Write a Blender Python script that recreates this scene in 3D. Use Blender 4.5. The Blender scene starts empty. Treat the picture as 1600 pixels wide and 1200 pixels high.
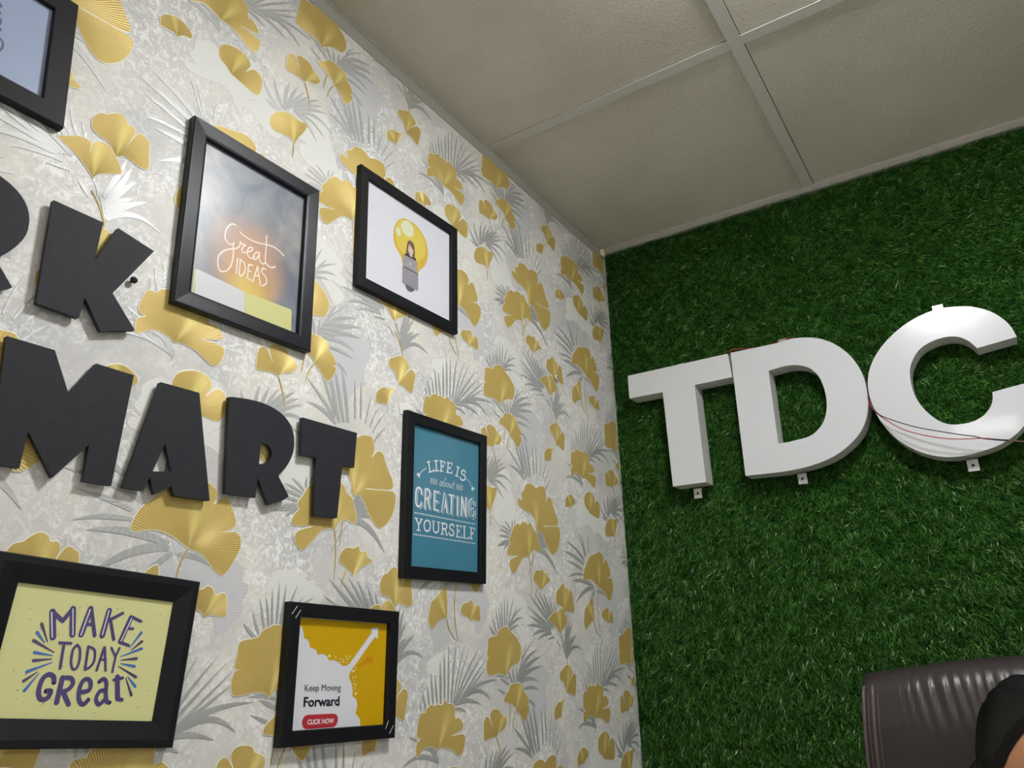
import bpy, bmesh, math, random
import numpy as np
from mathutils import Vector, Matrix

random.seed(7); RNG = np.random.default_rng(7)
SC = bpy.context.scene
COL = SC.collection

# ------------------------------------------------------------------ camera
# world: wallpapered wall is the plane x=0, grass wall is y=0, z up from the floor
EYE = 1.36
CAM = np.array([0.8769, -1.8242, EYE])
YAW, PITCH, ROLL, FPX = -0.591930796, 0.340808780, -0.0243255719, 1141.90486


def cam_axes():
    f = np.array([math.sin(YAW) * math.cos(PITCH), math.cos(YAW) * math.cos(PITCH), math.sin(PITCH)])
    r = np.array([math.cos(YAW), -math.sin(YAW), 0.0])
    u = np.cross(r, f)
    return r * math.cos(ROLL) + u * math.sin(ROLL), -r * math.sin(ROLL) + u * math.cos(ROLL), f


RIGHT, UP, FWD = cam_axes()
cd = bpy.data.cameras.new('camera')
cd.sensor_width = 36.0
cd.lens = 36.0 * FPX / 1600.0
cd.clip_start = 0.02
cam = bpy.data.objects.new('camera', cd)
COL.objects.link(cam)
cam.matrix_world = Matrix(((RIGHT[0], UP[0], -FWD[0], CAM[0]), (RIGHT[1], UP[1], -FWD[1], CAM[1]),
                           (RIGHT[2], UP[2], -FWD[2], CAM[2]), (0, 0, 0, 1)))
SC.camera = cam

# ------------------------------------------------------------------ world, lights, exposure
w = bpy.data.worlds.new('world'); SC.world = w
w.use_nodes = True
w.node_tree.nodes['Background'].inputs[0].default_value = (0.62, 0.66, 0.72, 1)
w.node_tree.nodes['Background'].inputs[1].default_value = 0.05
SC.view_settings.view_transform = 'Standard'
SC.view_settings.look = 'None'
SC.view_settings.gamma = 1
SC.view_settings.use_curve_mapping = False
SC.view_settings.exposure = 0.0
SC.cycles.use_denoising = True
LAMP_STRENGTH = 135.0        # the square ceiling light
FAR_STRENGTH = 40.0         # added fill lights over the unseen room; scaled down for the rear lamp
LAMP_XY = (0.84, -1.03)
LAMP_TINT = (0.985, 0.99, 1.0, 1)


# ------------------------------------------------------------------ measuring helpers
def ray(px, py):
    d = FWD + RIGHT * ((px - 800.0) / FPX) - UP * ((py - 600.0) / FPX)
    return d


def on_left(px, py, x=0.0):
    """point of the plane x=const (the wallpapered wall) seen at a photo position -> (y, z)"""
    d = ray(px, py); t = (x - CAM[0]) / d[0]
    p = CAM + d * t
    return (p[1], p[2])


def on_back(px, py, y=0.0):
    """point of the plane y=const (the grass wall) -> (x, z)"""
    d = ray(px, py); t = (y - CAM[1]) / d[1]
    p = CAM + d * t
    return (p[0], p[2])


class Z:
    """a close-up: origin and magnification of the view its positions were read in"""
    def __init__(s, ox, oy, k): s.ox, s.oy, s.k = ox, oy, k
    def L(s, pts, x=0.0): return [on_left(s.ox + p[0] / s.k, s.oy + p[1] / s.k, x) for p in pts]
    def B(s, pts, y=0.0): return [on_back(s.ox + p[0] / s.k, s.oy + p[1] / s.k, y) for p in pts]
    def mpp(s, p, x=0.0):
        a = s.L([p], x)[0]; b = s.L([(p[0], p[1] + 1)], x)[0]
        return math.hypot(a[0] - b[0], a[1] - b[1])


PX = Z(0, 0, 1.0)


def ceil_z(x, y):
    return EYE + 1.1385 - 0.026 * x - 0.021 * y


# ------------------------------------------------------------------ materials
def new_mat(name):
    m = bpy.data.materials.new(name); m.use_nodes = True
    nt = m.node_tree
    return m, nt, nt.nodes['Principled BSDF']


def srgb(r, g, b):
    def f(c):
        c /= 255.0
        return c / 12.92 if c <= 0.04045 else ((c + 0.055) / 1.055) ** 2.4
    return (f(r), f(g), f(b), 1)


def N(nt, kind, **kw):
    n = nt.nodes.new(kind)
    for k, v in kw.items(): setattr(n, k, v)
    return n


def plain(name, col, rough=0.5, metal=0.0, noise=0.0, nscale=40, bump=0.0, bscale=200, coat=0.0, coat_rough=0.05, spec=0.5):
    m, nt, b = new_mat(name)
    b.inputs['Base Color'].default_value = col
    b.inputs['Roughness'].default_value = rough
    b.inputs['Metallic'].default_value = metal
    b.inputs['Coat Weight'].default_value = coat
    b.inputs['Coat Roughness'].default_value = coat_rough
    b.inputs['Specular IOR Level'].default_value = spec
    if noise or bump:
        tc = N(nt, 'ShaderNodeTexCoord')
        if noise:
            t = N(nt, 'ShaderNodeTexNoise'); t.inputs['Scale'].default_value = nscale; t.inputs['Detail'].default_value = 6
            nt.links.new(tc.outputs['Object'], t.inputs['Vector'])
            mx = N(nt, 'ShaderNodeMix', data_type='RGBA')
            mx.inputs[6].default_value = [c * (1 - noise) for c in col[:3]] + [1]
            mx.inputs[7].default_value = [min(1, c * (1 + noise)) for c in col[:3]] + [1]
            nt.links.new(t.outputs['Fac'], mx.inputs[0]); nt.links.new(mx.outputs[2], b.inputs['Base Color'])
        if bump:
            t = N(nt, 'ShaderNodeTexNoise'); t.inputs['Scale'].default_value = bscale; t.inputs['Detail'].default_value = 3
            nt.links.new(tc.outputs['Object'], t.inputs['Vector'])
            bp = N(nt, 'ShaderNodeBump'); bp.inputs['Strength'].default_value = bump; bp.inputs['Distance'].default_value = 0.002
            nt.links.new(t.outputs['Fac'], bp.inputs['Height']); nt.links.new(bp.outputs['Normal'], b.inputs['Normal'])
    return m


def ramp(nt, stops):
    r = N(nt, 'ShaderNodeValToRGB')
    e = r.color_ramp.elements
    while len(e) < len(stops): e.new(0.5)
    for el, (p, c) in zip(e, stops): el.position = p; el.color = c
    return r


def mat_wallpaper():
    m, nt, b = new_mat('wallpaper')
    tc = N(nt, 'ShaderNodeTexCoord')
    def noise(scale, detail, rough, vec=None, dist=0.0):
        t = N(nt, 'ShaderNodeTexNoise'); t.inputs['Scale'].default_value = scale
        t.inputs['Detail'].default_value = detail; t.inputs['Roughness'].default_value = rough
        t.inputs['Distortion'].default_value = dist
        nt.links.new(vec or tc.outputs['Object'], t.inputs['Vector']); return t
    big = noise(5.5, 3, 0.55, dist=0.6)
    r1 = ramp(nt, [(0.36, srgb(199, 198, 197)), (0.50, srgb(213, 211, 206)), (0.64, srgb(226, 222, 212))])
    nt.links.new(big.outputs['Fac'], r1.inputs[0])
    # crackled white plaster flecks, in patches
    fine = noise(70, 8, 0.74, dist=1.6)
    patch = noise(7.5, 4, 0.6, dist=0.3)
    rf = ramp(nt, [(0.49, (0, 0, 0, 1)), (0.57, (1, 1, 1, 1))]); nt.links.new(fine.outputs['Fac'], rf.inputs[0])
    rp = ramp(nt, [(0.36, (0, 0, 0, 1)), (0.56, (1, 1, 1, 1))]); nt.links.new(patch.outputs['Fac'], rp.inputs[0])
    mul = N(nt, 'ShaderNodeMath', operation='MULTIPLY'); nt.links.new(rf.outputs[0], mul.inputs[0]); nt.links.new(rp.outputs[0], mul.inputs[1])
    mul2 = N(nt, 'ShaderNodeMath', operation='MULTIPLY'); mul2.inputs[1].default_value = 0.95; nt.links.new(mul.outputs[0], mul2.inputs[0])
    mx = N(nt, 'ShaderNodeMix', data_type='RGBA'); nt.links.new(mul2.outputs[0], mx.inputs[0])
    nt.links.new(r1.outputs[0], mx.inputs[6]); mx.inputs[7].default_value = srgb(244, 244, 243)
    # grey veins
    fine2 = noise(52, 8, 0.75, dist=1.8)
    rg = ramp(nt, [(0.36, (1, 1, 1, 1)), (0.46, (0, 0, 0, 1))]); nt.links.new(fine2.outputs['Fac'], rg.inputs[0])
    mg = N(nt, 'ShaderNodeMath', operation='MULTIPLY'); nt.links.new(rg.outputs[0], mg.inputs[0]); nt.links.new(rp.outputs[0], mg.inputs[1])
    mg2 = N(nt, 'ShaderNodeMath', operation='MULTIPLY'); mg2.inputs[1].default_value = 0.55; nt.links.new(mg.outputs[0], mg2.inputs[0])
    mx2 = N(nt, 'ShaderNodeMix', data_type='RGBA'); nt.links.new(mg2.outputs[0], mx2.inputs[0])
    nt.links.new(mx.outputs[2], mx2.inputs[6]); mx2.inputs[7].default_value = srgb(176, 176, 180)
    nt.links.new(mx2.outputs[2], b.inputs['Base Color'])
    b.inputs['Roughness'].default_value = 0.48
    b.inputs['Specular IOR Level'].default_value = 0.35
    bp = N(nt, 'ShaderNodeBump'); bp.inputs['Strength'].default_value = 0.25; bp.inputs['Distance'].default_value = 0.001
    nt.links.new(fine.outputs['Fac'], bp.inputs['Height']); nt.links.new(bp.outputs['Normal'], b.inputs['Normal'])
    return m


def mat_leaf(name, dark, mid, light, metal, rough, vein=150.0, streak=True):
    """foil print: veins fan out from the leaf's base (object origin); the foil's light rib is part of the print"""
    m, nt, b = new_mat(name)
    tc = N(nt, 'ShaderNodeTexCoord')
    sp = N(nt, 'ShaderNodeSeparateXYZ'); nt.links.new(tc.outputs['Object'], sp.inputs[0])
    at = N(nt, 'ShaderNodeMath', operation='ARCTAN2'); nt.links.new(sp.outputs['Y'], at.inputs[0]); nt.links.new(sp.outputs['Z'], at.inputs[1])
    ln = N(nt, 'ShaderNodeVectorMath', operation='LENGTH'); nt.links.new(tc.outputs['Object'], ln.inputs[0])
    # vein lines
    jit = N(nt, 'ShaderNodeTexNoise'); jit.inputs['Scale'].default_value = 26; nt.links.new(tc.outputs['Object'], jit.inputs['Vector'])
    k = N(nt, 'ShaderNodeMath', operation='MULTIPLY'); k.inputs[1].default_value = vein; nt.links.new(at.outputs[0], k.inputs[0])
    k2 = N(nt, 'ShaderNodeMath', operation='MULTIPLY_ADD'); k2.inputs[1].default_value = 9.0; nt.links.new(jit.outputs['Fac'], k2.inputs[0]); nt.links.new(k.outputs[0], k2.inputs[2])
    si = N(nt, 'ShaderNodeMath', operation='SINE'); nt.links.new(k2.outputs[0], si.inputs[0])
    s01 = N(nt, 'ShaderNodeMath', operation='MULTIPLY_ADD'); s01.inputs[1].default_value = 0.5; s01.inputs[2].default_value = 0.5; nt.links.new(si.outputs[0], s01.inputs[0])
    big = N(nt, 'ShaderNodeTexNoise'); big.inputs['Scale'].default_value = 14; nt.links.new(tc.outputs['Object'], big.inputs['Vector'])
    mx = N(nt, 'ShaderNodeMix', data_type='RGBA'); nt.links.new(big.outputs['Fac'], mx.inputs[0])
    mx.inputs[6].default_value = dark; mx.inputs[7].default_value = mid
    mv = N(nt, 'ShaderNodeMath', operation='MULTIPLY'); mv.inputs[1].default_value = 0.5 if streak else 0.3; nt.links.new(s01.outputs[0], mv.inputs[0])
    m2 = N(nt, 'ShaderNodeMix', data_type='RGBA'); nt.links.new(mv.outputs[0], m2.inputs[0]); nt.links.new(mx.outputs[2], m2.inputs[6]); m2.inputs[7].default_value = light
    out = m2.outputs[2]
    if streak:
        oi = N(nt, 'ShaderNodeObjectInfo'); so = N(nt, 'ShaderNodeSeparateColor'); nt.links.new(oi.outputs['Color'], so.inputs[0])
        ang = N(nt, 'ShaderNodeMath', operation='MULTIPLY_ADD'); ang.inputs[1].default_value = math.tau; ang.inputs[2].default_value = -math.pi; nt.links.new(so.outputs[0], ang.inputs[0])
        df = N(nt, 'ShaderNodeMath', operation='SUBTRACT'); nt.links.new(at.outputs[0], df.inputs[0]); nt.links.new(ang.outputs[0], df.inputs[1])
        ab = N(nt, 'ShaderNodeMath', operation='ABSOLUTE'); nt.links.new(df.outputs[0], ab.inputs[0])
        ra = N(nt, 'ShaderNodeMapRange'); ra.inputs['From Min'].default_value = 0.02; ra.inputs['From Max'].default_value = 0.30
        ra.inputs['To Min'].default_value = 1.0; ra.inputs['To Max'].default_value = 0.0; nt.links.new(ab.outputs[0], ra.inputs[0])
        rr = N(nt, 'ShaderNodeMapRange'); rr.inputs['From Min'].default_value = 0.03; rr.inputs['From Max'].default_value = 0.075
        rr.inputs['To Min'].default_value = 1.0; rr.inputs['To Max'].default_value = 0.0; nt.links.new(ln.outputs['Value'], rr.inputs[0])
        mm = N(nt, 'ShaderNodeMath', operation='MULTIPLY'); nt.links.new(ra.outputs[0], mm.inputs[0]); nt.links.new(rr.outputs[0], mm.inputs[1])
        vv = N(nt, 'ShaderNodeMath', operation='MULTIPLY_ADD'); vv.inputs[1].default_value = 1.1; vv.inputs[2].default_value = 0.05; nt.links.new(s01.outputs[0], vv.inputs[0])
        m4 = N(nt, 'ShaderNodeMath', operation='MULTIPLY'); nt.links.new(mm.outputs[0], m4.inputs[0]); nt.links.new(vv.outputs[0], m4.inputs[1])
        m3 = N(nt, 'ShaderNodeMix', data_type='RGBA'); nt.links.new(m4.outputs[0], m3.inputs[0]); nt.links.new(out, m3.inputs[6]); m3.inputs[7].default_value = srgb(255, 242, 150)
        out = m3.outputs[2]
    nt.links.new(out, b.inputs['Base Color'])
    b.inputs['Metallic'].default_value = metal; b.inputs['Roughness'].default_value = rough
    bp = N(nt, 'ShaderNodeBump'); bp.inputs['Strength'].default_value = 0.5 if streak else 0.25; bp.inputs['Distance'].default_value = 0.0006
    nt.links.new(s01.outputs[0], bp.inputs['Height']); nt.links.new(bp.outputs['Normal'], b.inputs['Normal'])
    return m


def mat_tile():
    m, nt, b = new_mat('ceiling_tile')
    tc = N(nt, 'ShaderNodeTexCoord')
    t = N(nt, 'ShaderNodeTexNoise'); t.inputs['Scale'].default_value = 165; t.inputs['Detail'].default_value = 4; t.inputs['Roughness'].default_value = 0.55; t.inputs['Distortion'].default_value = 0.8
    nt.links.new(tc.outputs['Object'], t.inputs['Vector'])
    t2 = N(nt, 'ShaderNodeTexNoise'); t2.inputs['Scale'].default_value = 4; t2.inputs['Detail'].default_value = 4
    nt.links.new(tc.outputs['Object'], t2.inputs['Vector'])
    r = ramp(nt, [(0.3, srgb(208, 202, 188)), (0.7, srgb(222, 217, 205))]); nt.links.new(t2.outputs['Fac'], r.inputs[0])
    nt.links.new(r.outputs[0], b.inputs['Base Color'])
    b.inputs['Roughness'].default_value = 0.42
    b.inputs['Specular IOR Level'].default_value = 0.4
    rr = ramp(nt, [(0.42, (0, 0, 0, 1)), (0.66, (1, 1, 1, 1))]); nt.links.new(t.outputs['Fac'], rr.inputs[0])
    bp = N(nt, 'ShaderNodeBump'); bp.inputs['Strength'].default_value = 0.5; bp.inputs['Distance'].default_value = 0.0022
    nt.links.new(rr.outputs[0], bp.inputs['Height']); nt.links.new(bp.outputs['Normal'], b.inputs['Normal'])
    return m


def mat_wood(name, col, rough=0.42):
    m, nt, b = new_mat(name)
    tc = N(nt, 'ShaderNodeTexCoord')
    mp = N(nt, 'ShaderNodeMapping'); mp.inputs['Scale'].default_value = (60, 60, 60)
    nt.links.new(tc.outputs['UV'], mp.inputs[0])
    st = N(nt, 'ShaderNodeVectorMath', operation='MULTIPLY'); st.inputs[1].default_value = (0.35, 16, 1); nt.links.new(mp.outputs[0], st.inputs[0])
    t = N(nt, 'ShaderNodeTexNoise'); t.inputs['Scale'].default_value = 1.0; t.inputs['Detail'].default_value = 5; t.inputs['Roughness'].default_value = 0.7
    nt.links.new(st.outputs[0], t.inputs['Vector'])
    r = ramp(nt, [(0.3, [c * 0.7 for c in col[:3]] + [1]), (0.75, [c * 1.5 for c in col[:3]] + [1])]); nt.links.new(t.outputs['Fac'], r.inputs[0])
    nt.links.new(r.outputs[0], b.inputs['Base Color']); b.inputs['Roughness'].default_value = rough; b.inputs['Specular IOR Level'].default_value = 0.25
    bp = N(nt, 'ShaderNodeBump'); bp.inputs['Strength'].default_value = 0.35; bp.inputs['Distance'].default_value = 0.0008
    nt.links.new(t.outputs['Fac'], bp.inputs['Height']); nt.links.new(bp.outputs['Normal'], b.inputs['Normal'])
    return m


def mat_blade():
    m, nt, b = new_mat('grass_blade')
    a = N(nt, 'ShaderNodeAttribute', attribute_name='tone')
    r = ramp(nt, [(0.0, srgb(18, 54, 20)), (0.42, srgb(58, 114, 40)), (0.75, srgb(104, 160, 68)), (0.92, srgb(158, 194, 114)), (1.0, srgb(210, 224, 184))])
    nt.links.new(a.outputs['Fac'], r.inputs[0]); nt.links.new(r.outputs[0], b.inputs['Base Color'])
    b.inputs['Roughness'].default_value = 0.30
    b.inputs['Specular IOR Level'].default_value = 0.5
    return m


def mat_emit(name, col, strength):
    m, nt, b = new_mat(name)
    b.inputs['Base Color'].default_value = (0.8, 0.8, 0.8, 1)
    b.inputs['Emission Color'].default_value = col
    b.inputs['Emission Strength'].default_value = strength
    return m


def mat_storm(cy, cz):
    """the print of the 'great ideas' picture: slate sky, an orange glow behind the lettering, yellow at the foot"""
    m, nt, b = new_mat('storm_print')
    tc = N(nt, 'ShaderNodeTexCoord')
    n1 = N(nt, 'ShaderNodeTexNoise'); n1.inputs['Scale'].default_value = 16; n1.inputs['Detail'].default_value = 7; n1.inputs['Distortion'].default_value = 0.7
    nt.links.new(tc.outputs['Object'], n1.inputs['Vector'])
    base = ramp(nt, [(0.3, srgb(94, 106, 124)), (0.52, srgb(128, 132, 140)), (0.72, srgb(160, 156, 152))]); nt.links.new(n1.outputs['Fac'], base.inputs[0])
    wob = N(nt, 'ShaderNodeMix', data_type='RGBA'); wob.inputs[0].default_value = 0.045
    nt.links.new(tc.outputs['Object'], wob.inputs[6]); nt.links.new(n1.outputs['Color'], wob.inputs[7])
    def glow(y, z, rad, sy=1.0):
        sb = N(nt, 'ShaderNodeVectorMath', operation='SUBTRACT'); sb.inputs[1].default_value = (0.02, y * 0.955 + 0.022, z * 0.955 + 0.022)
        nt.links.new(wob.outputs[2], sb.inputs[0])
        sc = N(nt, 'ShaderNodeVectorMath', operation='MULTIPLY'); sc.inputs[1].default_value = (0, sy, 1); nt.links.new(sb.outputs[0], sc.inputs[0])
        ln = N(nt, 'ShaderNodeVectorMath', operation='LENGTH'); nt.links.new(sc.outputs[0], ln.inputs[0])
        mr = N(nt, 'ShaderNodeMapRange', interpolation_type='SMOOTHSTEP'); mr.inputs['From Min'].default_value = rad * 0.15; mr.inputs['From Max'].default_value = rad
        mr.inputs['To Min'].default_value = 1; mr.inputs['To Max'].default_value = 0; nt.links.new(ln.outputs['Value'], mr.inputs[0])
        return mr.outputs[0]
    def over(a, fac, col):
        x = N(nt, 'ShaderNodeMix', data_type='RGBA'); nt.links.new(fac, x.inputs[0]); nt.links.new(a, x.inputs[6]); x.inputs[7].default_value = col
        return x.outputs[2]
    c = over(base.outputs[0], glow(cy, cz, 0.085), srgb(196, 150, 118))
    c = over(c, glow(cy, cz - 0.035, 0.06), srgb(210, 162, 92))
    c = over(c, glow(cy + 0.002, cz - 0.055, 0.038), srgb(222, 192, 96))
    nt.links.new(c, b.inputs['Base Color'])
    b.inputs['Roughness'].default_value = 0.35
    b.inputs['Coat Weight'].default_value = 0.65; b.inputs['Coat Roughness'].default_value = 0.30
    return m


M = dict(
    wallpaper=mat_wallpaper(),
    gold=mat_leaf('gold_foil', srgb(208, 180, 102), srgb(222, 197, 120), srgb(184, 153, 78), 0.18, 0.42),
    silver=mat_leaf('silver_foil', srgb(176, 177, 176), srgb(190, 191, 190), srgb(212, 213, 212), 0.42, 0.52, vein=40, streak=False),
    rim=plain('embossed_edge', srgb(238, 234, 220), 0.4),
    pale=mat_leaf('pale_relief', srgb(224, 224, 219), srgb(230, 230, 224), srgb(238, 238, 234), 0.0, 0.5, vein=110, streak=False),
    palegrey=mat_leaf('grey_relief', srgb(200, 200, 203), srgb(207, 207, 210), srgb(222, 222, 224), 0.0, 0.5, vein=110, streak=False),
    tile=mat_tile(),
    gridbar=plain('grid_bar_paint', srgb(208, 206, 200), 0.4, noise=0.06, nscale=12),
    trim=plain('wall_angle_paint', srgb(164, 161, 152), 0.5, noise=0.06, nscale=8),
    plaster=plain('plaster', srgb(222, 220, 214), 0.7, noise=0.04),
    dark_wood=mat_wood('black_wood', srgb(28, 30, 36), 0.32),
    dark_wood_flat=mat_wood('black_wood_matt', srgb(19, 20, 24), 0.5),
    foam=plain('charcoal_board', srgb(43, 44, 49), 0.6, noise=0.28, nscale=110, bump=0.15, bscale=400, spec=0.2),
    foam_side=plain('board_edge', srgb(22, 22, 24), 0.6),
    acrylic=plain('white_acrylic', srgb(214, 216, 220), 0.22, noise=0.018, nscale=14, coat=0.6, coat_rough=0.06),
    ret=plain('letter_return', srgb(205, 206, 203), 0.42, noise=0.05, nscale=20),
    metal=plain('galvanised', srgb(200, 203, 205), 0.35, 0.6, noise=0.1),
    black=plain('black', srgb(14, 14, 16), 0.4),
    hole=plain('hole', srgb(8, 8, 8), 0.8),
    red_wire=plain('red_pvc', srgb(176, 24, 44), 0.4),
    black_wire=plain('black_pvc', srgb(20, 22, 34), 0.4),
    brown_wire=plain('brown_pvc', srgb(106, 80, 72), 0.5),
    leather=plain('brown_leather', srgb(52, 45, 45), 0.38, noise=0.10, nscale=30, bump=0.12, bscale=420),
    stitch=plain('stitching', srgb(120, 102, 104), 0.6),
    piping=plain('leather_piping', srgb(92, 80, 80), 0.36),
    plastic=plain('black_plastic', srgb(22, 22, 24), 0.45),
    turf_back=plain('turf_backing', srgb(26, 66, 26), 0.95, noise=0.35, nscale=140, spec=0.0),
    blade=mat_blade(),
    skin=plain('skin', srgb(178, 126, 92), 0.5, noise=0.05, nscale=60, spec=0.35),
    hair=plain('black_hair', srgb(9, 9, 10), 0.38, noise=0.3, nscale=80, spec=0.3),
    cloth=plain('shirt_cloth', srgb(70, 78, 96), 0.8, noise=0.1, nscale=200),
    trousers=plain('trouser_cloth', srgb(34, 36, 44), 0.85),
    floor=plain('floor_tile', srgb(214, 210, 200), 0.35, noise=0.06, nscale=6),
    lamp=mat_emit('lamp_diffuser', LAMP_TINT, LAMP_STRENGTH),
    lamp_far=mat_emit('far_lamp_diffuser', LAMP_TINT, FAR_STRENGTH),
    lamp_rear=mat_emit('rear_lamp_diffuser', LAMP_TINT, FAR_STRENGTH * 0.25),
    lamp_body=plain('lamp_body', srgb(230, 230, 228), 0.4),
    cream=plain('cream_chip', srgb(226, 214, 170), 0.7),
)


def printed(name, col, coat=0.5):
    return plain(name, col, 0.4, coat=coat, coat_rough=0.1)


# ------------------------------------------------------------------ mesh helpers
def link(name, me, parent=None, mats=None):
    o = bpy.data.objects.new(name, me)
    COL.objects.link(o)
    if mats:
        for m in (mats if isinstance(mats, (list, tuple)) else [mats]): me.materials.append(m)
    if parent is not None: o.parent = parent
    return o


def mesh(name, verts, faces, smooth=False):
    me = bpy.data.meshes.new(name)
    me.from_pydata([tuple(map(float, v)) for v in verts], [], faces)
    me.update()
    if smooth: me.polygons.foreach_set('use_smooth', [True] * len(me.polygons))
    return me


def tag(o, label=None, cat=None, group=None, kind=None):
    if label: o['label'] = label
    if cat: o['category'] = cat
    if group: o['group'] = group
    if kind: o['kind'] = kind
    return o


def empty(name, loc, label=None, cat=None, group=None, kind=None):
    o = bpy.data.objects.new(name, None); COL.objects.link(o)
    o.location = loc; o.empty_display_size = 0.05
    return tag(o, label, cat, group, kind)


def place(o, parent):
    """parent keeping the mesh's world coordinates (mesh verts were built in world space)"""
    o.parent = parent
    o.matrix_parent_inverse = Matrix.Translation(-Vector(parent.location))
    return o


class MB:
    """collects flat and solid pieces into one mesh"""
    def __init__(s): s.v, s.f = [], []
    def add(s, verts, faces):
        n = len(s.v); s.v += [tuple(v) for v in verts]; s.f += [tuple(i + n for i in f) for f in faces]
    def box(s, lo, hi):
        x0, y0, z0 = lo; x1, y1, z1 = hi
        s.add([(x0, y0, z0), (x1, y0, z0), (x1, y1, z0), (x0, y1, z0), (x0, y0, z1), (x1, y0, z1), (x1, y1, z1), (x0, y1, z1)],
              [(3, 2, 1, 0), (4, 5, 6, 7), (0, 1, 5, 4), (1, 2, 6, 5), (2, 3, 7, 6), (3, 0, 4, 7)])
    def build(s, name, mat, parent=None, smooth=False, keep=False, bevel=0.0):
        me = mesh(name, s.v, s.f, smooth)
        o = link(name, me, None, mat)
        if bevel:
            bv = o.modifiers.new('bevel', 'BEVEL'); bv.width = bevel; bv.segments = 2; bv.limit_method = 'ANGLE'
        if parent is not None:
            if keep: place(o, parent)
            else: o.parent = parent
        return o


def catmull(pts, n=5, closed=True):
    """smooth closed/open outline; points given as 3-tuples (x, y, 1) are kept as corners"""
    P = [tuple(p[:2]) for p in pts]; K = [len(p) > 2 for p in pts]; L = len(P); out = []
    rng = range(L) if closed else range(L - 1)
    for i in rng:
        p1, p2 = P[i], P[(i + 1) % L]
        p0 = P[(i - 1) % L] if (closed or i > 0) else p1
        p3 = P[(i + 2) % L] if (closed or i + 2 < L) else p2
        if K[i]: p0 = p1
        if K[(i + 1) % L]: p3 = p2
        if K[i] and K[(i + 1) % L]:
            out.append(p1); continue
        for k in range(n):
            t = k / n; t2 = t * t; t3 = t2 * t
            out.append(tuple(0.5 * (2 * b + (c - a) * t + (2 * a - 5 * b + 4 * c - d) * t2 + (3 * b - a - 3 * c + d) * t3)
                             for a, b, c, d in zip(p0, p1, p2, p3)))
    if not closed: out.append(P[-1])
    return out


def fill2d(outlines, extrude=0.0, bevel=0.0):
    """fill outlines (first outer, rest holes) -> verts (u, v, w), faces"""
    cu = bpy.data.curves.new('tmp', 'CURVE'); cu.dimensions = '2D'; cu.fill_mode = 'BOTH'
    cu.extrude = extrude; cu.bevel_depth = bevel; cu.bevel_resolution = 1
    if bevel: cu.offset = -bevel
    for ol in outlines:
        s = cu.splines.new('POLY'); s.points.add(len(ol) - 1)
        for p, q in zip(s.points, ol): p.co = (q[0], q[1], 0, 1)
        s.use_cyclic_u = True
    ob = bpy.data.objects.new('tmp', cu); COL.objects.link(ob)
    dg = bpy.context.evaluated_depsgraph_get(); dg.update()
    me = bpy.data.meshes.new_from_object(ob.evaluated_get(dg))
    v = [tuple(x.co) for x in me.vertices]; f = [tuple(p.vertices) for p in me.polygons]
    bpy.data.objects.remove(ob); bpy.data.curves.remove(cu); bpy.data.meshes.remove(me)
    return v, f


def text2d(body, bold=0.0):
    cu = bpy.data.curves.new('tmp', 'FONT'); cu.body = body; cu.size = 1; cu.offset = bold; cu.fill_mode = 'BOTH'; cu.resolution_u = 4
    ob = bpy.data.objects.new('tmp', cu); COL.objects.link(ob)
    dg = bpy.context.evaluated_depsgraph_get(); dg.update()
    me = bpy.data.meshes.new_from_object(ob.evaluated_get(dg))
    v = [tuple(x.co) for x in me.vertices]; f = [tuple(p.vertices) for p in me.polygons]
    bpy.data.objects.remove(ob); bpy.data.curves.remove(cu); bpy.data.meshes.remove(me)
    return v, f


def ribbon(mb, pts, w, x, w2=None):
    """flat stroke in the wall plane (y, z) at depth x, round ends and joints; ink layers never share a plane"""
    n = len(pts); mb.k = getattr(mb, 'k', -1) + 1; x += (mb.k % 9) * 4e-5
    ws = [w + ((w2 if w2 is not None else w) - w) * i / max(1, n - 1) for i in range(n)]
    for i in range(n - 1):
        a, b = Vector(pts[i]), Vector(pts[i + 1]); d = b - a
        if d.length < 1e-7: continue
        nn = Vector((-d.y, d.x)).normalized()
        q = [a + nn * ws[i] / 2, a - nn * ws[i] / 2, b - nn * ws[i + 1] / 2, b + nn * ws[i + 1] / 2]
        mb.add([(x + (1 + i % 2) * 1.2e-5, p.x, p.y) for p in q], [(0, 1, 2, 3)])
    for i in range(n):
        r = ws[i] / 2
        mb.add([(x, pts[i][0] + r * math.cos(t * math.tau / 10), pts[i][1] + r * math.sin(t * math.tau / 10)) for t in range(10)], [tuple(range(10))])


def poly(mb, pts, x):
    """filled outline in the wall plane at depth x"""
    v, f = fill2d([pts])
    mb.add([(x, p[0], p[1]) for p in v], f)


def ellipse(c, rx, ry, n=20, rot=0.0):
    return [(c[0] + rx * math.cos(t * math.tau / n) * math.cos(rot) - ry * math.sin(t * math.tau / n) * math.sin(rot),
             c[1] + rx * math.cos(t * math.tau / n) * math.sin(rot) + ry * math.sin(t * math.tau / n) * math.cos(rot)) for t in range(n)]


def tube(name, pts, r, mat, parent=None, n=8, keep=True):
    P = [Vector(p) for p in pts]; v, f = [], []
    up = Vector((0.13, 0.31, 0.94))
    for i, p in enumerate(P):
        d = (P[min(i + 1, len(P) - 1)] - P[max(i - 1, 0)]).normalized()
        a = d.cross(up).normalized(); b = d.cross(a)
        for k in range(n):
            t = k * math.tau / n; v.append(p + (a * math.cos(t) + b * math.sin(t)) * r)
    for i in range(len(P) - 1):
        for k in range(n):
            f.append((i * n + k, i * n + (k + 1) % n, (i + 1) * n + (k + 1) % n, (i + 1) * n + k))
    f.append(tuple(range(n - 1, -1, -1))); f.append(tuple((len(P) - 1) * n + k for k in range(n)))
    o = link(name, mesh(name, v, f, True), None, mat)
    if parent is not None:
        if keep: place(o, parent)
        else: o.parent = parent
    return o


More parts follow.
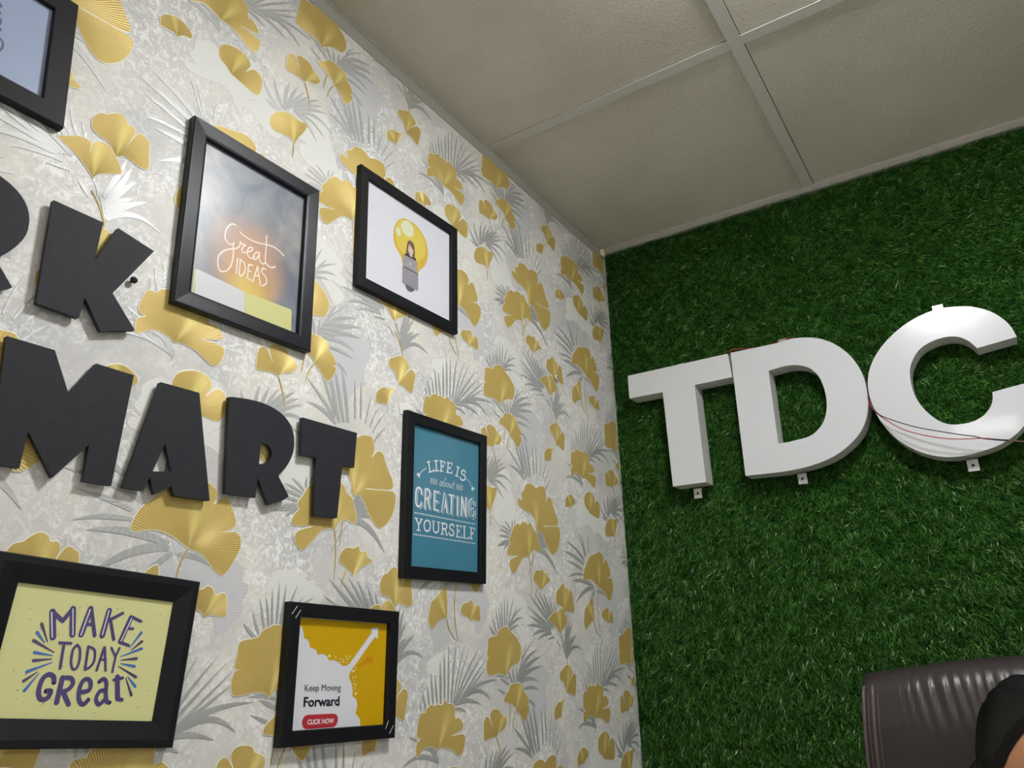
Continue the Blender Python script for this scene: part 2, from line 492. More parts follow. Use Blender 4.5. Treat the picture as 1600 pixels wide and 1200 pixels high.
def lathe(prof, n=24):
    v, f = [], []
    for r, z in prof:
        for k in range(n): v.append((r * math.cos(k * math.tau / n), r * math.sin(k * math.tau / n), z))
    for i in range(len(prof) - 1):
        for k in range(n): f.append((i * n + k, i * n + (k + 1) % n, (i + 1) * n + (k + 1) % n, (i + 1) * n + k))
    f.append(tuple(range(n - 1, -1, -1))); f.append(tuple((len(prof) - 1) * n + k for k in range(n)))
    return v, f


# ------------------------------------------------------------------ the room
ROOM_X, ROOM_Y = 3.6, -4.2


def structure(name, mb, mat):
    o = mb.build(name, mat); tag(o, kind='structure'); return o


b = MB(); b.box((-0.12, ROOM_Y - 0.1, 0), (0, 0.15, 2.75)); wall_left = structure('wall_left', b, M['wallpaper'])
b = MB(); b.box((-0.02, 0.02, 0), (ROOM_X + 0.1, 0.14, 2.75)); wall_back = structure('wall_back', b, M['plaster'])
b = MB(); b.box((ROOM_X, ROOM_Y, 0), (ROOM_X + 0.1, 0.02, 2.75)); structure('wall_right', b, M['plaster'])
b = MB(); b.box((0, ROOM_Y - 0.1, 0), (ROOM_X, ROOM_Y, 2.75)); structure('wall_front', b, M['plaster'])
b = MB(); b.box((-0.1, ROOM_Y - 0.1, -0.1), (ROOM_X + 0.1, 0.15, 0)); structure('floor', b, M['floor'])

# suspended ceiling: lay-in tiles in a T-bar grid
ceiling = empty('ceiling', (0, 0, EYE + 1.14), kind='structure')
XB = [0.6146 + 0.61 * i for i in range(-1, 6)]
YB = [-0.593 - 0.61 * i for i in range(-1, 7)]
XB[0] = 0.0; YB[0] = 0.02
gaps = {(0, 0): 0.0}
for i in range(len(XB) - 1):
    for j in range(len(YB) - 1):
        x0, x1, y0, y1 = XB[i], min(XB[i + 1], ROOM_X), YB[j + 1], YB[j]
        y0 = max(y0, ROOM_Y)
        if x0 >= ROOM_X - 0.02 or y1 <= ROOM_Y + 0.02: continue
        lift = 0.0036
        if j > 0: y1 -= 0.0134
        if i > 0: x0 += 0.0145
        v = []
        for dz in (lift, lift + 0.014):
            v += [(x, y, ceil_z(x, y) + dz) for x, y in ((x0, y0), (x1, y0), (x1, y1), (x0, y1))]
        c = MB(); c.add(v, [(3, 2, 1, 0), (4, 5, 6, 7), (0, 1, 5, 4), (1, 2, 6, 5), (2, 3, 7, 6), (3, 0, 4, 7)])
        c.build('ceiling_tile', M['tile'], ceiling, keep=True)


b = MB(); b.box((0, ROOM_Y, 2.74), (ROOM_X, 0.02, 2.78)); b.build('slab', M['plastic'], ceiling, keep=True)  # unseen dark slab, added to keep world light out above the tiles


def bar(p, q, wid, drop=0.0, h=0.0022, name='grid_bar'):
    """an inverted T-bar under the tiles between two plan points"""
    p, q = Vector(p), Vector(q); d = (q - p).normalized(); n = Vector((-d.y, d.x)) * wid / 2
    v = []
    for dz in (-drop, -drop + h):
        v += [(a.x, a.y, ceil_z(a.x, a.y) + dz) for a in (p - n, q - n, q + n, p + n)]
    # the web above the flange
    m = Vector((-d.y, d.x)) * 0.0015
    for dz in (-drop + h, -drop + h + 0.02):
        v += [(a.x, a.y, ceil_z(a.x, a.y) + dz) for a in (p - m, q - m, q + m, p + m)]
    F = [(3, 2, 1, 0), (4, 5, 6, 7), (0, 1, 5, 4), (1, 2, 6, 5), (2, 3, 7, 6), (3, 0, 4, 7)]
    c = MB(); c.add(v, F + [tuple(k + 8 for k in f) for f in F])
    c.build(name, M['gridbar'], ceiling, keep=True)


for x in XB[1:]:
    if x < ROOM_X: bar((x, ROOM_Y), (x, 0.02), 0.0265)
for y in YB[1:]:
    if y > ROOM_Y:
        ends = [0.0] + [x for x in XB[1:] if x < ROOM_X] + [ROOM_X]
        for a, c in zip(ends[:-1], ends[1:]):
            bar((a + (0.0133 if a else 0), y), (c - 0.0133, y), 0.0255, drop=-0.0006)

# wall angles along the walls
b = MB(); y0, y1 = ROOM_Y, 0.005
v = []
for y in (y0, y1):
    z = ceil_z(0, y)
    v += [(0.0, y, z + 0.004), (0.0, y, z - 0.031), (0.0016, y, z - 0.031), (0.0022, y, z - 0.0015), (0.004, y, z - 0.001), (0.004, y, z + 0.004)]
b.add(v, [(i, (i + 1) % 6, 6 + (i + 1) % 6, 6 + i) for i in range(6)] + [(5, 4, 3, 2, 1, 0), (6, 7, 8, 9, 10, 11)])
structure('trim_1', b, M['trim'])
b = MB(); v = []
for x in (0.0, ROOM_X):
    z = ceil_z(x, 0)
    v += [(x, 0.02, z + 0.004), (x, 0.02, z - 0.012), (x, 0.004, z - 0.010), (x, -0.004, z - 0.003), (x, -0.006, z - 0.001), (x, -0.006, z + 0.004)]
b.add(v, [(i, (i + 1) % 6, 6 + (i + 1) % 6, 6 + i) for i in range(6)] + [(5, 4, 3, 2, 1, 0), (6, 7, 8, 9, 10, 11)])
structure('trim_2', b, M['trim'])


def ceiling_light(x, y, mat, label, r=0.163, group=None):
    z = ceil_z(x, y)
    t = empty('ceiling_light', (x, y, z), label, 'light', group)
    h = MB(); h.box((-r - 0.009, -r - 0.009, -0.016), (r + 0.009, r + 0.009, 0.006)); h.build('housing', M['lamp_body'], t, bevel=0.003)
    d = MB(); d.box((-r, -r, -0.034), (r, r, -0.0165)); d.build('diffuser', mat, t, bevel=0.006)
    return t


ceiling_light(*LAMP_XY, M['lamp'], 'small square surface light on the ceiling nearest the grass wall', 0.092)
for k, (x, y) in enumerate(((2.74, -1.3), (0.86, -3.4), (2.74, -3.4))):  # first and last are unseen lights added to fill the room
    ceiling_light(x, y, M['lamp_rear' if k == 1 else 'lamp_far'], ['square ceiling light towards the right wall by the grass wall',
                                         'square ceiling light behind the camera by the wallpapered wall',
                                         'square ceiling light in the far right corner behind the camera'][k])

# ------------------------------------------------------------------ wallpaper print: embossed ginkgo leaves and palm fronds
PITCH_Y, PITCH_Z = 0.557, 0.5565
z1, z2, z3 = Z(740, 380, 4.61538), Z(740, 620, 4.61538), Z(740, 860, 3.52941)
r1, s5, s6, s7 = Z(0, 0, 3.07692), Z(480, 520, 5.71429), Z(480, 700, 4.8), Z(610, 900, 4.0)
# name, view, base, outline
LEAVES = [
    ('AR', z2, (457, 972), [(448, 955), (445, 910), (430, 865), (400, 835), (360, 815), (328, 788), (314, 757), (322, 730), (350, 745), (341, 695), (365, 668), (373, 635), (405, 627), (430, 642), (445, 662), (470, 645), (505, 652), (515, 690), (520, 722), (513, 765), (533, 728), (555, 737), (567, 780), (587, 840), (602, 880), (604, 922), (570, 932), (505, 930), (510, 936), (590, 938), (615, 950), (621, 1000), (612, 1070), (592, 1120), (570, 1140), (545, 1112), (520, 1060), (500, 1005), (478, 968)]),
    ('AL', z2, (397, 1166), [(385, 1153), (350, 1166), (320, 1225), (288, 1271), (265, 1245), (255, 1200), (272, 1168), (320, 1145), (245, 1142), (243, 1095), (260, 1060), (253, 1030), (270, 985), (285, 940), (310, 915), (335, 925), (345, 905), (375, 905), (388, 925), (402, 908), (420, 930), (432, 962), (455, 990), (465, 1040), (477, 1090), (470, 1122), (440, 1105), (412, 1118)]),
    ('small_low', z3, (370, 226), [(365, 210), (345, 185), (328, 165), (330, 132), (345, 110), (365, 112), (380, 102), (385, 125), (402, 122), (407, 145), (422, 162), (400, 182), (380, 207)]),
    ('C', s7, (715, 635), [(705, 615), (672, 607), (632, 618), (606, 616), (597, 570), (604, 518), (618, 512), (602, 500), (606, 440), (612, 388), (660, 372), (672, 345), (688, 330), (715, 315), (738, 330), (750, 350), (772, 368), (795, 400), (812, 440), (813, 490), (800, 540), (770, 553), (740, 585)]),
    ('dbl', s7, (783, 845), [(778, 820), (760, 805), (730, 790), (708, 785), (715, 745), (738, 715), (745, 685), (770, 672), (800, 670), (825, 682), (832, 720), (850, 745), (862, 795), (815, 820), (860, 805), (860, 850), (838, 908), (815, 880), (797, 850)]),
    ('six', s7, (662, 1012), [(650, 1005), (620, 1012), (586, 1027), (580, 985), (583, 905), (608, 880), (638, 950), (620, 878), (632, 840), (660, 832), (682, 842), (688, 862), (715, 878), (724, 910), (708, 955), (680, 975), (667, 995)]),
    ('D1', r1, (556, 756), [(540, 722), (520, 682), (475, 652), (446, 622), (440, 590), (452, 563), (482, 545), (515, 553), (540, 548), (575, 549), (605, 575), (612, 598), (640, 612), (648, 640), (632, 668), (596, 722, 1), (652, 655), (682, 648), (700, 668), (716, 688), (714, 750), (713, 806), (690, 815), (640, 782), (600, 752), (578, 752)]),
    ('D2', r1, (446, 856), [(430, 832), (382, 762), (332, 712), (271, 652), (300, 656), (335, 655), (375, 656), (410, 668), (436, 688), (430, 740), (447, 692), (480, 684), (520, 700), (545, 740), (563, 772), (583, 832), (545, 836), (490, 834), (462, 842)]),
    ('nine', s5, (808, 470), [(810, 450), (795, 395), (770, 335), (738, 310), (726, 265), (740, 228), (770, 222), (805, 210), (840, 210), (870, 235), (900, 280), (905, 320), (850, 390), (915, 333), (945, 345), (960, 385), (952, 440), (940, 500), (930, 542), (905, 525), (870, 490), (835, 466)]),
    ('ten', s5, (706, 645), [(690, 630), (655, 630), (618, 622), (612, 575), (618, 530), (655, 497), (690, 488), (720, 500), (745, 490), (768, 495), (755, 535), (728, 595)]),
    ('B', s7, (296, 1088), [(280, 1077), (250, 1065), (220, 1070), (195, 1095), (165, 1135), (157, 1090), (165, 1042), (190, 1016), (166, 1010), (163, 970), (170, 920), (185, 862), (215, 855), (225, 830), (258, 802), (268, 815), (290, 802), (320, 808), (340, 777), (355, 800), (383, 800), (400, 830), (402, 892), (425, 885), (450, 920), (448, 950), (420, 975), (375, 1000), (455, 990), (463, 1040), (447, 1108), (420, 1118), (380, 1087), (335, 1072), (308, 1078)]),
    ('twelve', z3, (716, 1148), [(705, 1130), (690, 1115), (683, 1072), (690, 1030), (712, 1002), (735, 1003), (746, 1032), (740, 1080), (755, 1035), (772, 1048), (777, 1100), (772, 1150), (742, 1152)]),
    ('tiny', r1, (850, 178), [(838, 160), (800, 140), (770, 118), (775, 80), (798, 72), (838, 80), (870, 100), (898, 130), (920, 165), (916, 186), (880, 172)]),
    ('E', z3, (690, 206), [(680, 195), (660, 172), (635, 158), (604, 165), (607, 110), (620, 75), (640, 32), (665, 20), (687, 9), (702, 17), (714, 42), (712, 75), (726, 48), (742, 85), (752, 130), (738, 152), (700, 168), (752, 152), (766, 180), (765, 220), (752, 279), (735, 265), (714, 225)]),
    ('F', s7, (350, 270), [(345, 262), (320, 265), (290, 290), (262, 327), (240, 300), (234, 262), (245, 200), (255, 160), (278, 140), (310, 100), (345, 65), (352, 150), (352, 220)]),
    ('bud', s7, (495, 282), [(480, 255), (445, 240), (437, 205), (455, 172), (480, 165), (497, 150), (513, 165), (522, 188), (548, 180), (558, 230), (556, 282), (520, 272)]),
    ('K', r1, (1411, 700), [(1402, 670), (1370, 650), (1320, 630), (1298, 600), (1300, 565), (1325, 542), (1350, 538), (1385, 545), (1412, 562), (1440, 585), (1476, 600), (1460, 635), (1430, 665)]),
]
# the lighter streak's lean from straight up, clockwise, per leaf (radians)
RIB = dict(AR=-0.05, AL=0.1, small_low=0.5, C=0.35, dbl=0.4, six=0.6, D1=0.1, D2=-0.05, nine=0.3, ten=0.4, B=0.45, twelve=0.35, tiny=-0.3, E=0.12, F=-0.5, bud=0.5, K=-0.1)
# view, [(base, mid, tip, width in mm)]
FRONDS = [
    ('P1', s5, [((255, 815), (150, 665), (0, 615), 9), ((245, 765), (140, 590), (0, 405), 8), ((250, 745), (180, 500), (113, 300), 8), ((285, 800), (228, 520), (195, 345), 10), ((325, 800), (275, 520), (245, 312), 9), ((362, 800), (345, 540), (302, 298), 9), ((425, 770), (428, 590), (420, 420), 6), ((475, 770), (480, 600), (480, 445), 5), ((515, 820), (535, 700), (570, 575), 3), ((555, 850), (590, 740), (640, 660), 3), ((585, 890), (630, 790), (700, 715), 3), ((585, 1000), (630, 900), (700, 850), 4), ((60, 210), (75, 260), (90, 330), 3)]),
    ('FA', z2, [((285, 962), (272, 925), (280, 885), 6), ((280, 975), (245, 920), (222, 898), 6), ((275, 985), (225, 940), (195, 928), 6), ((270, 1000), (220, 965), (186, 955), 6), ((266, 1022), (220, 998), (178, 1000), 6), ((262, 1045), (220, 1030), (183, 1066), 7), ((262, 1052), (225, 1062), (170, 1072), 5), ((262, 1060), (235, 1070), (213, 1100), 5), ((290, 950), (290, 915), (300, 880), 4)]),
    ('FB', s6, [((340, 355), (370, 335), (392, 318), 8), ((345, 405), (390, 352), (425, 345), 9), ((350, 440), (400, 385), (452, 405), 11), ((352, 462), (410, 418), (468, 432), 11), ((352, 490), (420, 452), (490, 482), 10), ((345, 520), (420, 480), (530, 538), 10), ((308, 548), (450, 510), (580, 788), 13), ((300, 580), (235, 650), (175, 790), 3)]),
    ('FC', s7, [((665, 360), (650, 310), (638, 262), 5), ((680, 345), (668, 270), (655, 200), 5), ((692, 335), (684, 250), (672, 190), 5), ((702, 330), (695, 230), (690, 155), 5), ((715, 322), (712, 210), (710, 125), 5), ((725, 325), (730, 210), (732, 135), 5), ((735, 330), (748, 220), (768, 140), 5), ((745, 340), (765, 240), (790, 190), 5), ((735, 325), (770, 230), (826, 192), 6), ((740, 330), (780, 255), (828, 262), 7), ((745, 340), (775, 305), (805, 310), 6), ((658, 375), (632, 345), (616, 312), 6), ((692, 495), (672, 420), (655, 380), 4)]),
    ('FD', z3, [((190, 705), (160, 685), (118, 695), 6), ((200, 745), (170, 720), (145, 705), 7), ((190, 800), (160, 785), (130, 762), 6), ((215, 735), (196, 690), (186, 648), 7), ((225, 730), (220, 690), (214, 652), 7), ((238, 728), (238, 690), (236, 640), 7), ((245, 715), (275, 580), (352, 547), 11), ((248, 720), (290, 610), (372, 585), 13), ((252, 722), (300, 645), (375, 640), 12), ((255, 728), (305, 690), (358, 722), 9), ((275, 765), (315, 745), (355, 765), 8), ((298, 825), (330, 835), (342, 868), 6), ((243, 690), (270, 570), (322, 502), 4), ((262, 620), (270, 560), (290, 520), 4)]),
    ('FE', z3, [((440, 425), (360, 320), (303, 236), 9), ((440, 415), (375, 300), (333, 232), 8), ((445, 408), (390, 290), (360, 233), 8), ((452, 402), (412, 310), (386, 243), 8), ((458, 396), (432, 325), (416, 260), 7), ((468, 390), (452, 335), (438, 283), 6), ((430, 428), (365, 375), (298, 308), 8), ((425, 432), (360, 395), (308, 360), 8), ((420, 437), (360, 405), (290, 412), 8), ((425, 446), (355, 425), (320, 478), 8), ((430, 458), (385, 455), (356, 492), 7), ((445, 478), (425, 480), (408, 492), 5), ((460, 500), (470, 520), (482, 545), 4)]),
    ('FG', r1, [((495, 950), (560, 860), (612, 768), 9), ((500, 985), (590, 890), (632, 805), 10), ((503, 1002), (590, 905), (658, 875), 9), ((505, 1022), (580, 955), (642, 958), 10), ((507, 1046), (600, 975), (712, 975), 10), ((507, 1055), (650, 985), (768, 1122), 9), ((475, 950), (465, 900), (470, 860), 5), ((446, 860), (490, 930), (505, 1075), 4)]),
    ('FH', s7, [((190, 852), (188, 815), (186, 788), 4), ((222, 845), (210, 780), (197, 716), 6), ((242, 822), (236, 740), (225, 682), 6), ((266, 805), (258, 700), (249, 600), 7), ((292, 805), (282, 700), (276, 615), 7), ((312, 800), (313, 650), (309, 528), 8), ((336, 792), (338, 600), (334, 462), 7), ((358, 800), (362, 600), (362, 436), 6), ((378, 810), (388, 600), (409, 436), 6), ((390, 815), (415, 600), (464, 432), 4), ((395, 815), (440, 600), (492, 450), 4), ((400, 810), (450, 640), (550, 452), 6), ((405, 808), (470, 660), (577, 482), 5), ((412, 808), (490, 690), (596, 518), 5), ((420, 802), (505, 690), (597, 575), 6), ((425, 795), (510, 655), (668, 648), 9), ((440, 785), (545, 650), (625, 772), 9), ((418, 802), (480, 750), (566, 804), 8), ((405, 832), (440, 822), (470, 850), 6), ((183, 925), (178, 905), (170, 888), 4)]),
    ('FI', s7, [((285, 1140), (262, 1040), (205, 1092), 14), ((300, 1165), (180, 1080), (78, 1196), 9), ((295, 1130), (300, 1160), (290, 1200), 4), ((165, 1035), (140, 1015), (118, 1010), 5)]),
    ('FJ', z1, [((712, 780), (655, 700), (575, 637), 10), ((712, 755), (665, 660), (598, 596), 9), ((720, 738), (695, 640), (673, 575), 6), ((725, 738), (708, 660), (690, 596), 6), ((700, 805), (650, 745), (598, 703), 8), ((705, 835), (650, 795), (610, 800), 7), ((775, 935), (700, 850), (633, 838), 12), ((778, 950), (725, 905), (656, 972), 13), ((785, 965), (760, 990), (742, 1015), 10), ((795, 975), (830, 985), (855, 1035), 9), ((742, 735), (735, 680), (745, 620), 4)]),
    ('FK', r1, [((1352, 532), (1290, 480), (1262, 368), 9), ((1362, 527), (1325, 450), (1318, 378), 8), ((1372, 527), (1365, 450), (1392, 398), 9), ((1385, 522), (1395, 465), (1432, 418), 9), ((1400, 517), (1430, 465), (1468, 443), 8), ((1415, 513), (1455, 472), (1492, 468), 7), ((1420, 517), (1480, 480), (1532, 484), 8), ((1420, 527), (1490, 497), (1548, 515), 8), ((1415, 532), (1500, 520), (1567, 547), 8), ((1420, 538), (1520, 530), (1592, 642), 8), ((1425, 543), (1495, 555), (1562, 672), 7), ((1432, 548), (1475, 585), (1522, 682), 6), ((1347, 537), (1300, 505), (1278, 473), 7)]),
]
STEMS = [
    (s6, [(190, 560), (230, 700), (195, 1005)]), (s6, [(275, 490), (250, 640), (240, 740)]), (s6, [(320, 880), (260, 960), (250, 1050)]),
    (s7, [(662, 1012), (690, 1090), (698, 1200)]), (z3, [(232, 885), (215, 940), (212, 1003)]), (z3, [(202, 850), (198, 910), (195, 968)]),
    (z3, [(690, 206), (668, 330), (712, 520)]), (z3, [(482, 515), (520, 590), (521, 680)]), (s7, [(350, 270), (362, 350), (410, 406)]),
    (r1, [(1411, 700), (1408, 730), (1405, 760)]),
]
# pale relief leaves between the foil ones: leaf to copy, shift (y, z), scale, turn, material
PALE = [('AR', (0.27, 0.02), 1.0, 0.5, 'pale'), ('B', (0.22, 0.20), 1.0, -0.4, 'pale'), ('C', (0.15, -0.07), 1.1, 0.9, 'palegrey'),
        ('E', (0.19, 0.17), 1.0, 2.4, 'pale'), ('AL', (0.33, -0.12), 1.1, -1.1, 'palegrey'), ('D1', (0.16, -0.12), 1.3, 1.8, 'pale')]

Y_LO, Y_HI, Z_LO = -2.35, 0.004, EYE - 0.62


def clip(pts, f, cut):
    """Sutherland-Hodgman against f(p) <= cut"""
    out = []
    for i in range(len(pts)):
        a, b2 = pts[i - 1], pts[i]; fa, fb = f(a) - cut, f(b2) - cut
        if fa <= 0 and fb <= 0: out.append(b2)
        elif fa <= 0 < fb or fb <= 0 < fa:
            t = fa / (fa - fb); x = (a[0] + (b2[0] - a[0]) * t, a[1] + (b2[1] - a[1]) * t)
            out.append(x)
            if fb <= 0: out.append(b2)
    return out


TRIM_CUT = lambda p: p[1] - (ceil_z(0, p[0]) - 0.0312)


def clipped(pts):
    pts = clip(pts, lambda p: p[0], Y_HI)
    if len(pts) > 2: pts = clip(pts, TRIM_CUT, 0.0)
    return pts


def inside(pts):
    return all(p[0] <= Y_HI and TRIM_CUT(p) <= 0 for p in pts)


def leaflet(base, mid, tip, wid, n=6):
    """outline of one lance-shaped palm leaflet in wall coordinates"""
    base, mid, tip = Vector(base), Vector(mid), Vector(tip)
    L, R = [], []
    for i in range(n + 1):
        t = i / n
        p = base * (1 - t) ** 2 + mid * 2 * t * (1 - t) + tip * t * t
        d = (mid - base) * (1 - t) + (tip - mid) * t
        nn = Vector((-d.y, d.x)); nn = nn.normalized() if nn.length > 1e-9 else Vector((1, 0))
        ww = wid * 0.5 * (math.sin(math.pi * min(1, (t * 0.80 + 0.20))) ** 0.8) * (1 if t < 1 else 0) + 0.0001
        L.append(tuple(p + nn * ww)); R.append(tuple(p - nn * ww))
    return L + R[::-1]


def flat_mesh(name, polys, origin, x, relief=0.0003, mat=None, rim_mat=None, rimw=0.0):
    """raised flat print: outlines -> faces at depth x with a little edge, around an origin"""
    mb = MB(); rims = []
    for kk, p in enumerate(polys):
        v, f = fill2d([p])
        if not f: continue
        h = kk * 2.0e-5
        mb.add([(h, q[0] - origin[0], q[1] - origin[1]) for q in v], f)
        n = len(p); faces_before = len(mb.f)
        area = sum(p[i - 1][0] * p[i][1] - p[i][0] * p[i - 1][1] for i in range(n)); sg = 1 if area > 0 else -1
        outer = []
        for i in range(n):
            d = Vector((p[(i + 1) % n][0] - p[i - 1][0], p[(i + 1) % n][1] - p[i - 1][1]))
            nn = Vector((d.y, -d.x)).normalized() * sg if d.length > 1e-9 else Vector((0, 0))
            outer.append((p[i][0] + nn.x * rimw, p[i][1] + nn.y * rimw))
        rim = [(h, q[0] - origin[0], q[1] - origin[1]) for q in p] + [(-relief, q[0] - origin[0], q[1] - origin[1]) for q in outer]
        mb.add(rim, [(i, (i + 1) % n, n + (i + 1) % n, n + i) for i in range(n)])
        rims += list(range(faces_before, len(mb.f)))
    me = mesh(name, mb.v, mb.f)
    if rim_mat:
        me.materials.append(mat); me.materials.append(rim_mat)
        for i in rims: me.polygons[i].material_index = 1
    elif mat: me.materials.append(mat)
    return me


def cells(pts):
    ys = [p[0] for p in pts]; zs = [p[1] for p in pts]
    for i in range(-5, 6):
        for j in range(-4, 5):
            dy, dz = i * PITCH_Y, j * PITCH_Z
            if max(ys) + dy < Y_LO or min(ys) + dy > Y_HI - 0.004: continue
            if max(zs) + dz < Z_LO or min(zs) + dz > EYE + 1.16: continue
            yield dy, dz


def stamp(name, polys, origin, x, mat, rib=None, rim_mat=None, rimw=0.0):
    """repeat one motif over the wallpaper; every copy is an object, cut ones get a mesh of their own"""
    allp = [p for q in polys for p in q]
    shared = None
    for dy, dz in cells(allp):
        moved = [[(p[0] + dy, p[1] + dz) for p in q] for q in polys]
        org = (origin[0] + dy, origin[1] + dz)
        if all(inside(q) for q in moved):
            if shared is None: shared = flat_mesh(name, polys, origin, x, mat=mat, rim_mat=rim_mat, rimw=rimw)
            me = shared
        else:
            cut = [c for c in (clipped(q) for q in moved) if len(c) > 2]
            if not cut: continue
            me = flat_mesh(name, cut, org, x, mat=mat, rim_mat=rim_mat, rimw=rimw)
            if not len(me.polygons): continue
        o = bpy.data.objects.new(name, me); COL.objects.link(o)
        o.parent = wall_left; o.location = (x, org[0], org[1])
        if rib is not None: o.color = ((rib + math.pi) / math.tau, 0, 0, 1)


LEAF_W = {}
for nm, zv, base, ol in LEAVES:
    bw = zv.L([base])[0]
    out = catmull([(*bw, 1)] + [(*q, 1) if len(p) > 2 else q for p, q in zip(ol, zv.L(ol))], 3)
    LEAF_W[nm] = (bw, out)
for nm, (dy, dz), sc_, turn, mk in PALE:
    bw, out = LEAF_W[nm]
    c, s = math.cos(turn), math.sin(turn)
    pts = [(bw[0] + dy + sc_ * ((p[0] - bw[0]) * c - (p[1] - bw[1]) * s), bw[1] + dz + sc_ * ((p[0] - bw[0]) * s + (p[1] - bw[1]) * c)) for p in out]
    stamp('pale_leaf', [pts], (bw[0] + dy, bw[1] + dz), 0.0004, M[mk])
for nm, zv, items in FRONDS:
    polys = [leaflet(*zv.L([a, m_, t]), wd * 0.82 / 1000.0) for a, m_, t, wd in items]
    stamp('palm_frond', polys, polys[0][0], 0.0006, M['silver'])
for zv, pts in STEMS:
    a, m_, t = zv.L(pts)
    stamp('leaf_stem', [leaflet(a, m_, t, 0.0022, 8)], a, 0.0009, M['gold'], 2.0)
for nm, zv, base, ol in LEAVES:
    bw, out = LEAF_W[nm]
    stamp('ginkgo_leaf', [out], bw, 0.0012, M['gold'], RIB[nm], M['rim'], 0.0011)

# a torn white scrap of paper beside the teal picture, and the plugs and screws left in the wall
b = MB(); poly(b, s5.L([(815, 640), (830, 622), (900, 628), (935, 655), (950, 690), (860, 690), (850, 730), (822, 725)]), 0.0013)
b.build('paper_scrap', printed('white_scrap', srgb(238, 238, 234), 0), wall_left)


def wall_screw(px, py, r, mat, label, name='screw'):
    y, z = on_left(px, py, 0.008)
    t = empty(name, (0, y, z), label, name.replace('_', ' '))
    v, f = lathe([(0.35 * r, 0.0), (0.35 * r, 0.005), (r, 0.0065), (r * 0.9, 0.0085), (r * 0.3, 0.0095)], 16)
    o = link('head', mesh('head', [(p[2], p[0], p[1]) for p in v], f, True), t, mat)
    c = MB(); c.box((0.0090, -0.62 * r, -0.1 * r), (0.0099, 0.62 * r, 0.1 * r)); c.box((0.0090, -0.1 * r, -0.62 * r), (0.0098, 0.1 * r, 0.62 * r))
    c.build('cross_slot', M['hole'], t)
    return t


wall_screw(210.0, 437.2, 0.0047, M['black'], 'small black screw in the wallpaper right of the letter K')
wall_screw(870.5, 590.0, 0.0075, M['plaster'], 'white wall plug in a gold leaf near the corner', 'wall_plug')

# ------------------------------------------------------------------ black cut-out letters on the wallpaper
FX = 0.0125
gRK, gM, gAR, gRT = Z(0, 270, 4.61538), Z(0, 520, 4.8), Z(180, 580, 5.33333), Z(340, 610, 5.71429)


def in_poly(p, outlines, c, m=0.008):
    def one(x, y):
        k = False
        for ol in outlines:
            for i in range(len(ol)):
                (x0, y0), (x1, y1) = ol[i - 1], ol[i]; x0 -= c[0]; x1 -= c[0]; y0 -= c[1]; y1 -= c[1]
                if (y0 > y) != (y1 > y) and x < (x1 - x0) * (y - y0) / (y1 - y0) + x0: k = not k
        return k
    return all(one(p[0] + dx, p[1] + dy) for dx in (-m, m) for dy in (-m, m))


def wall_letter(outlines, label):
    ys = [p[0] for p in outlines[0]]; zs = [p[1] for p in outlines[0]]
    c = (sum(ys) / len(ys), sum(zs) / len(zs))
    v, f = fill2d([[(p[0] - c[0], p[1] - c[1]) for p in ol] for ol in outlines], extrude=0.0034)
    x0 = FX - 0.0034
    vv = [(x0 + p[2], p[0], p[1]) for p in v]
    me = mesh('wall_letter', vv, f)
    me.materials.append(M['foam']); me.materials.append(M['foam_side'])
    me.update()
    for p in me.polygons:
        if abs(p.normal.x) < 0.5: p.material_index = 1
    o = bpy.data.objects.new('wall_letter', me); COL.objects.link(o)
    o.location = (0, c[0], c[1])
    bv = o.modifiers.new('bevel', 'BEVEL'); bv.width = 0.0007; bv.segments = 1; bv.limit_method = 'ANGLE'
    tag(o, label, 'letter', 'black cut-out letters on the wallpaper')
    cand = sorted(v, key=lambda p: p[0] * p[0] + p[1] * p[1])
    inn = [p for p in (((a[0] + e[0]) / 2, (a[1] + e[1]) / 2) for a, e in zip(v, v[3:])) if in_poly(p, outlines, c)][:2] or [(0, 0)]
    for q_ in inn:
        s_ = MB(); s_.box((0.0, q_[0] - 0.006, q_[1] - 0.006), (FX - 0.0066, q_[0] + 0.006, q_[1] + 0.006)); s_.build('spacer', M['foam_side'], o)
    return o


K = lambda zv, pts: zv.L(pts, FX)
wall_letter([K(gRK, [(385, 195), (745, 358), (683, 635), (852, 398), (1112, 565), (812, 868), (974, 1138), (728, 1142), (612, 898), (568, 1050), (262, 940)])],
            'black cut-out letter K above the letters M and A')
R_OL = catmull([(950, 213, 1), (1010, 218), (1120, 235), (1230, 265), (1330, 312), (1410, 375), (1465, 455), (1490, 545), (1490, 640), (1468, 720), (1420, 805), (1358, 870, 1), (1447, 1042, 1), (1400, 1075, 1), (1282, 1115, 1), (1190, 890, 1), (1168, 1055, 1), (918, 1018, 1)], 4)
R_HO = catmull([(1215, 598, 1), (1252, 603), (1285, 625), (1305, 665), (1300, 715), (1270, 755), (1235, 772), (1198, 772, 1)], 4)
rl = K(gAR, R_OL); rh = K(gAR, R_HO)
wall_letter([rl, rh], 'black cut-out letter R in the lower row, between A and T')
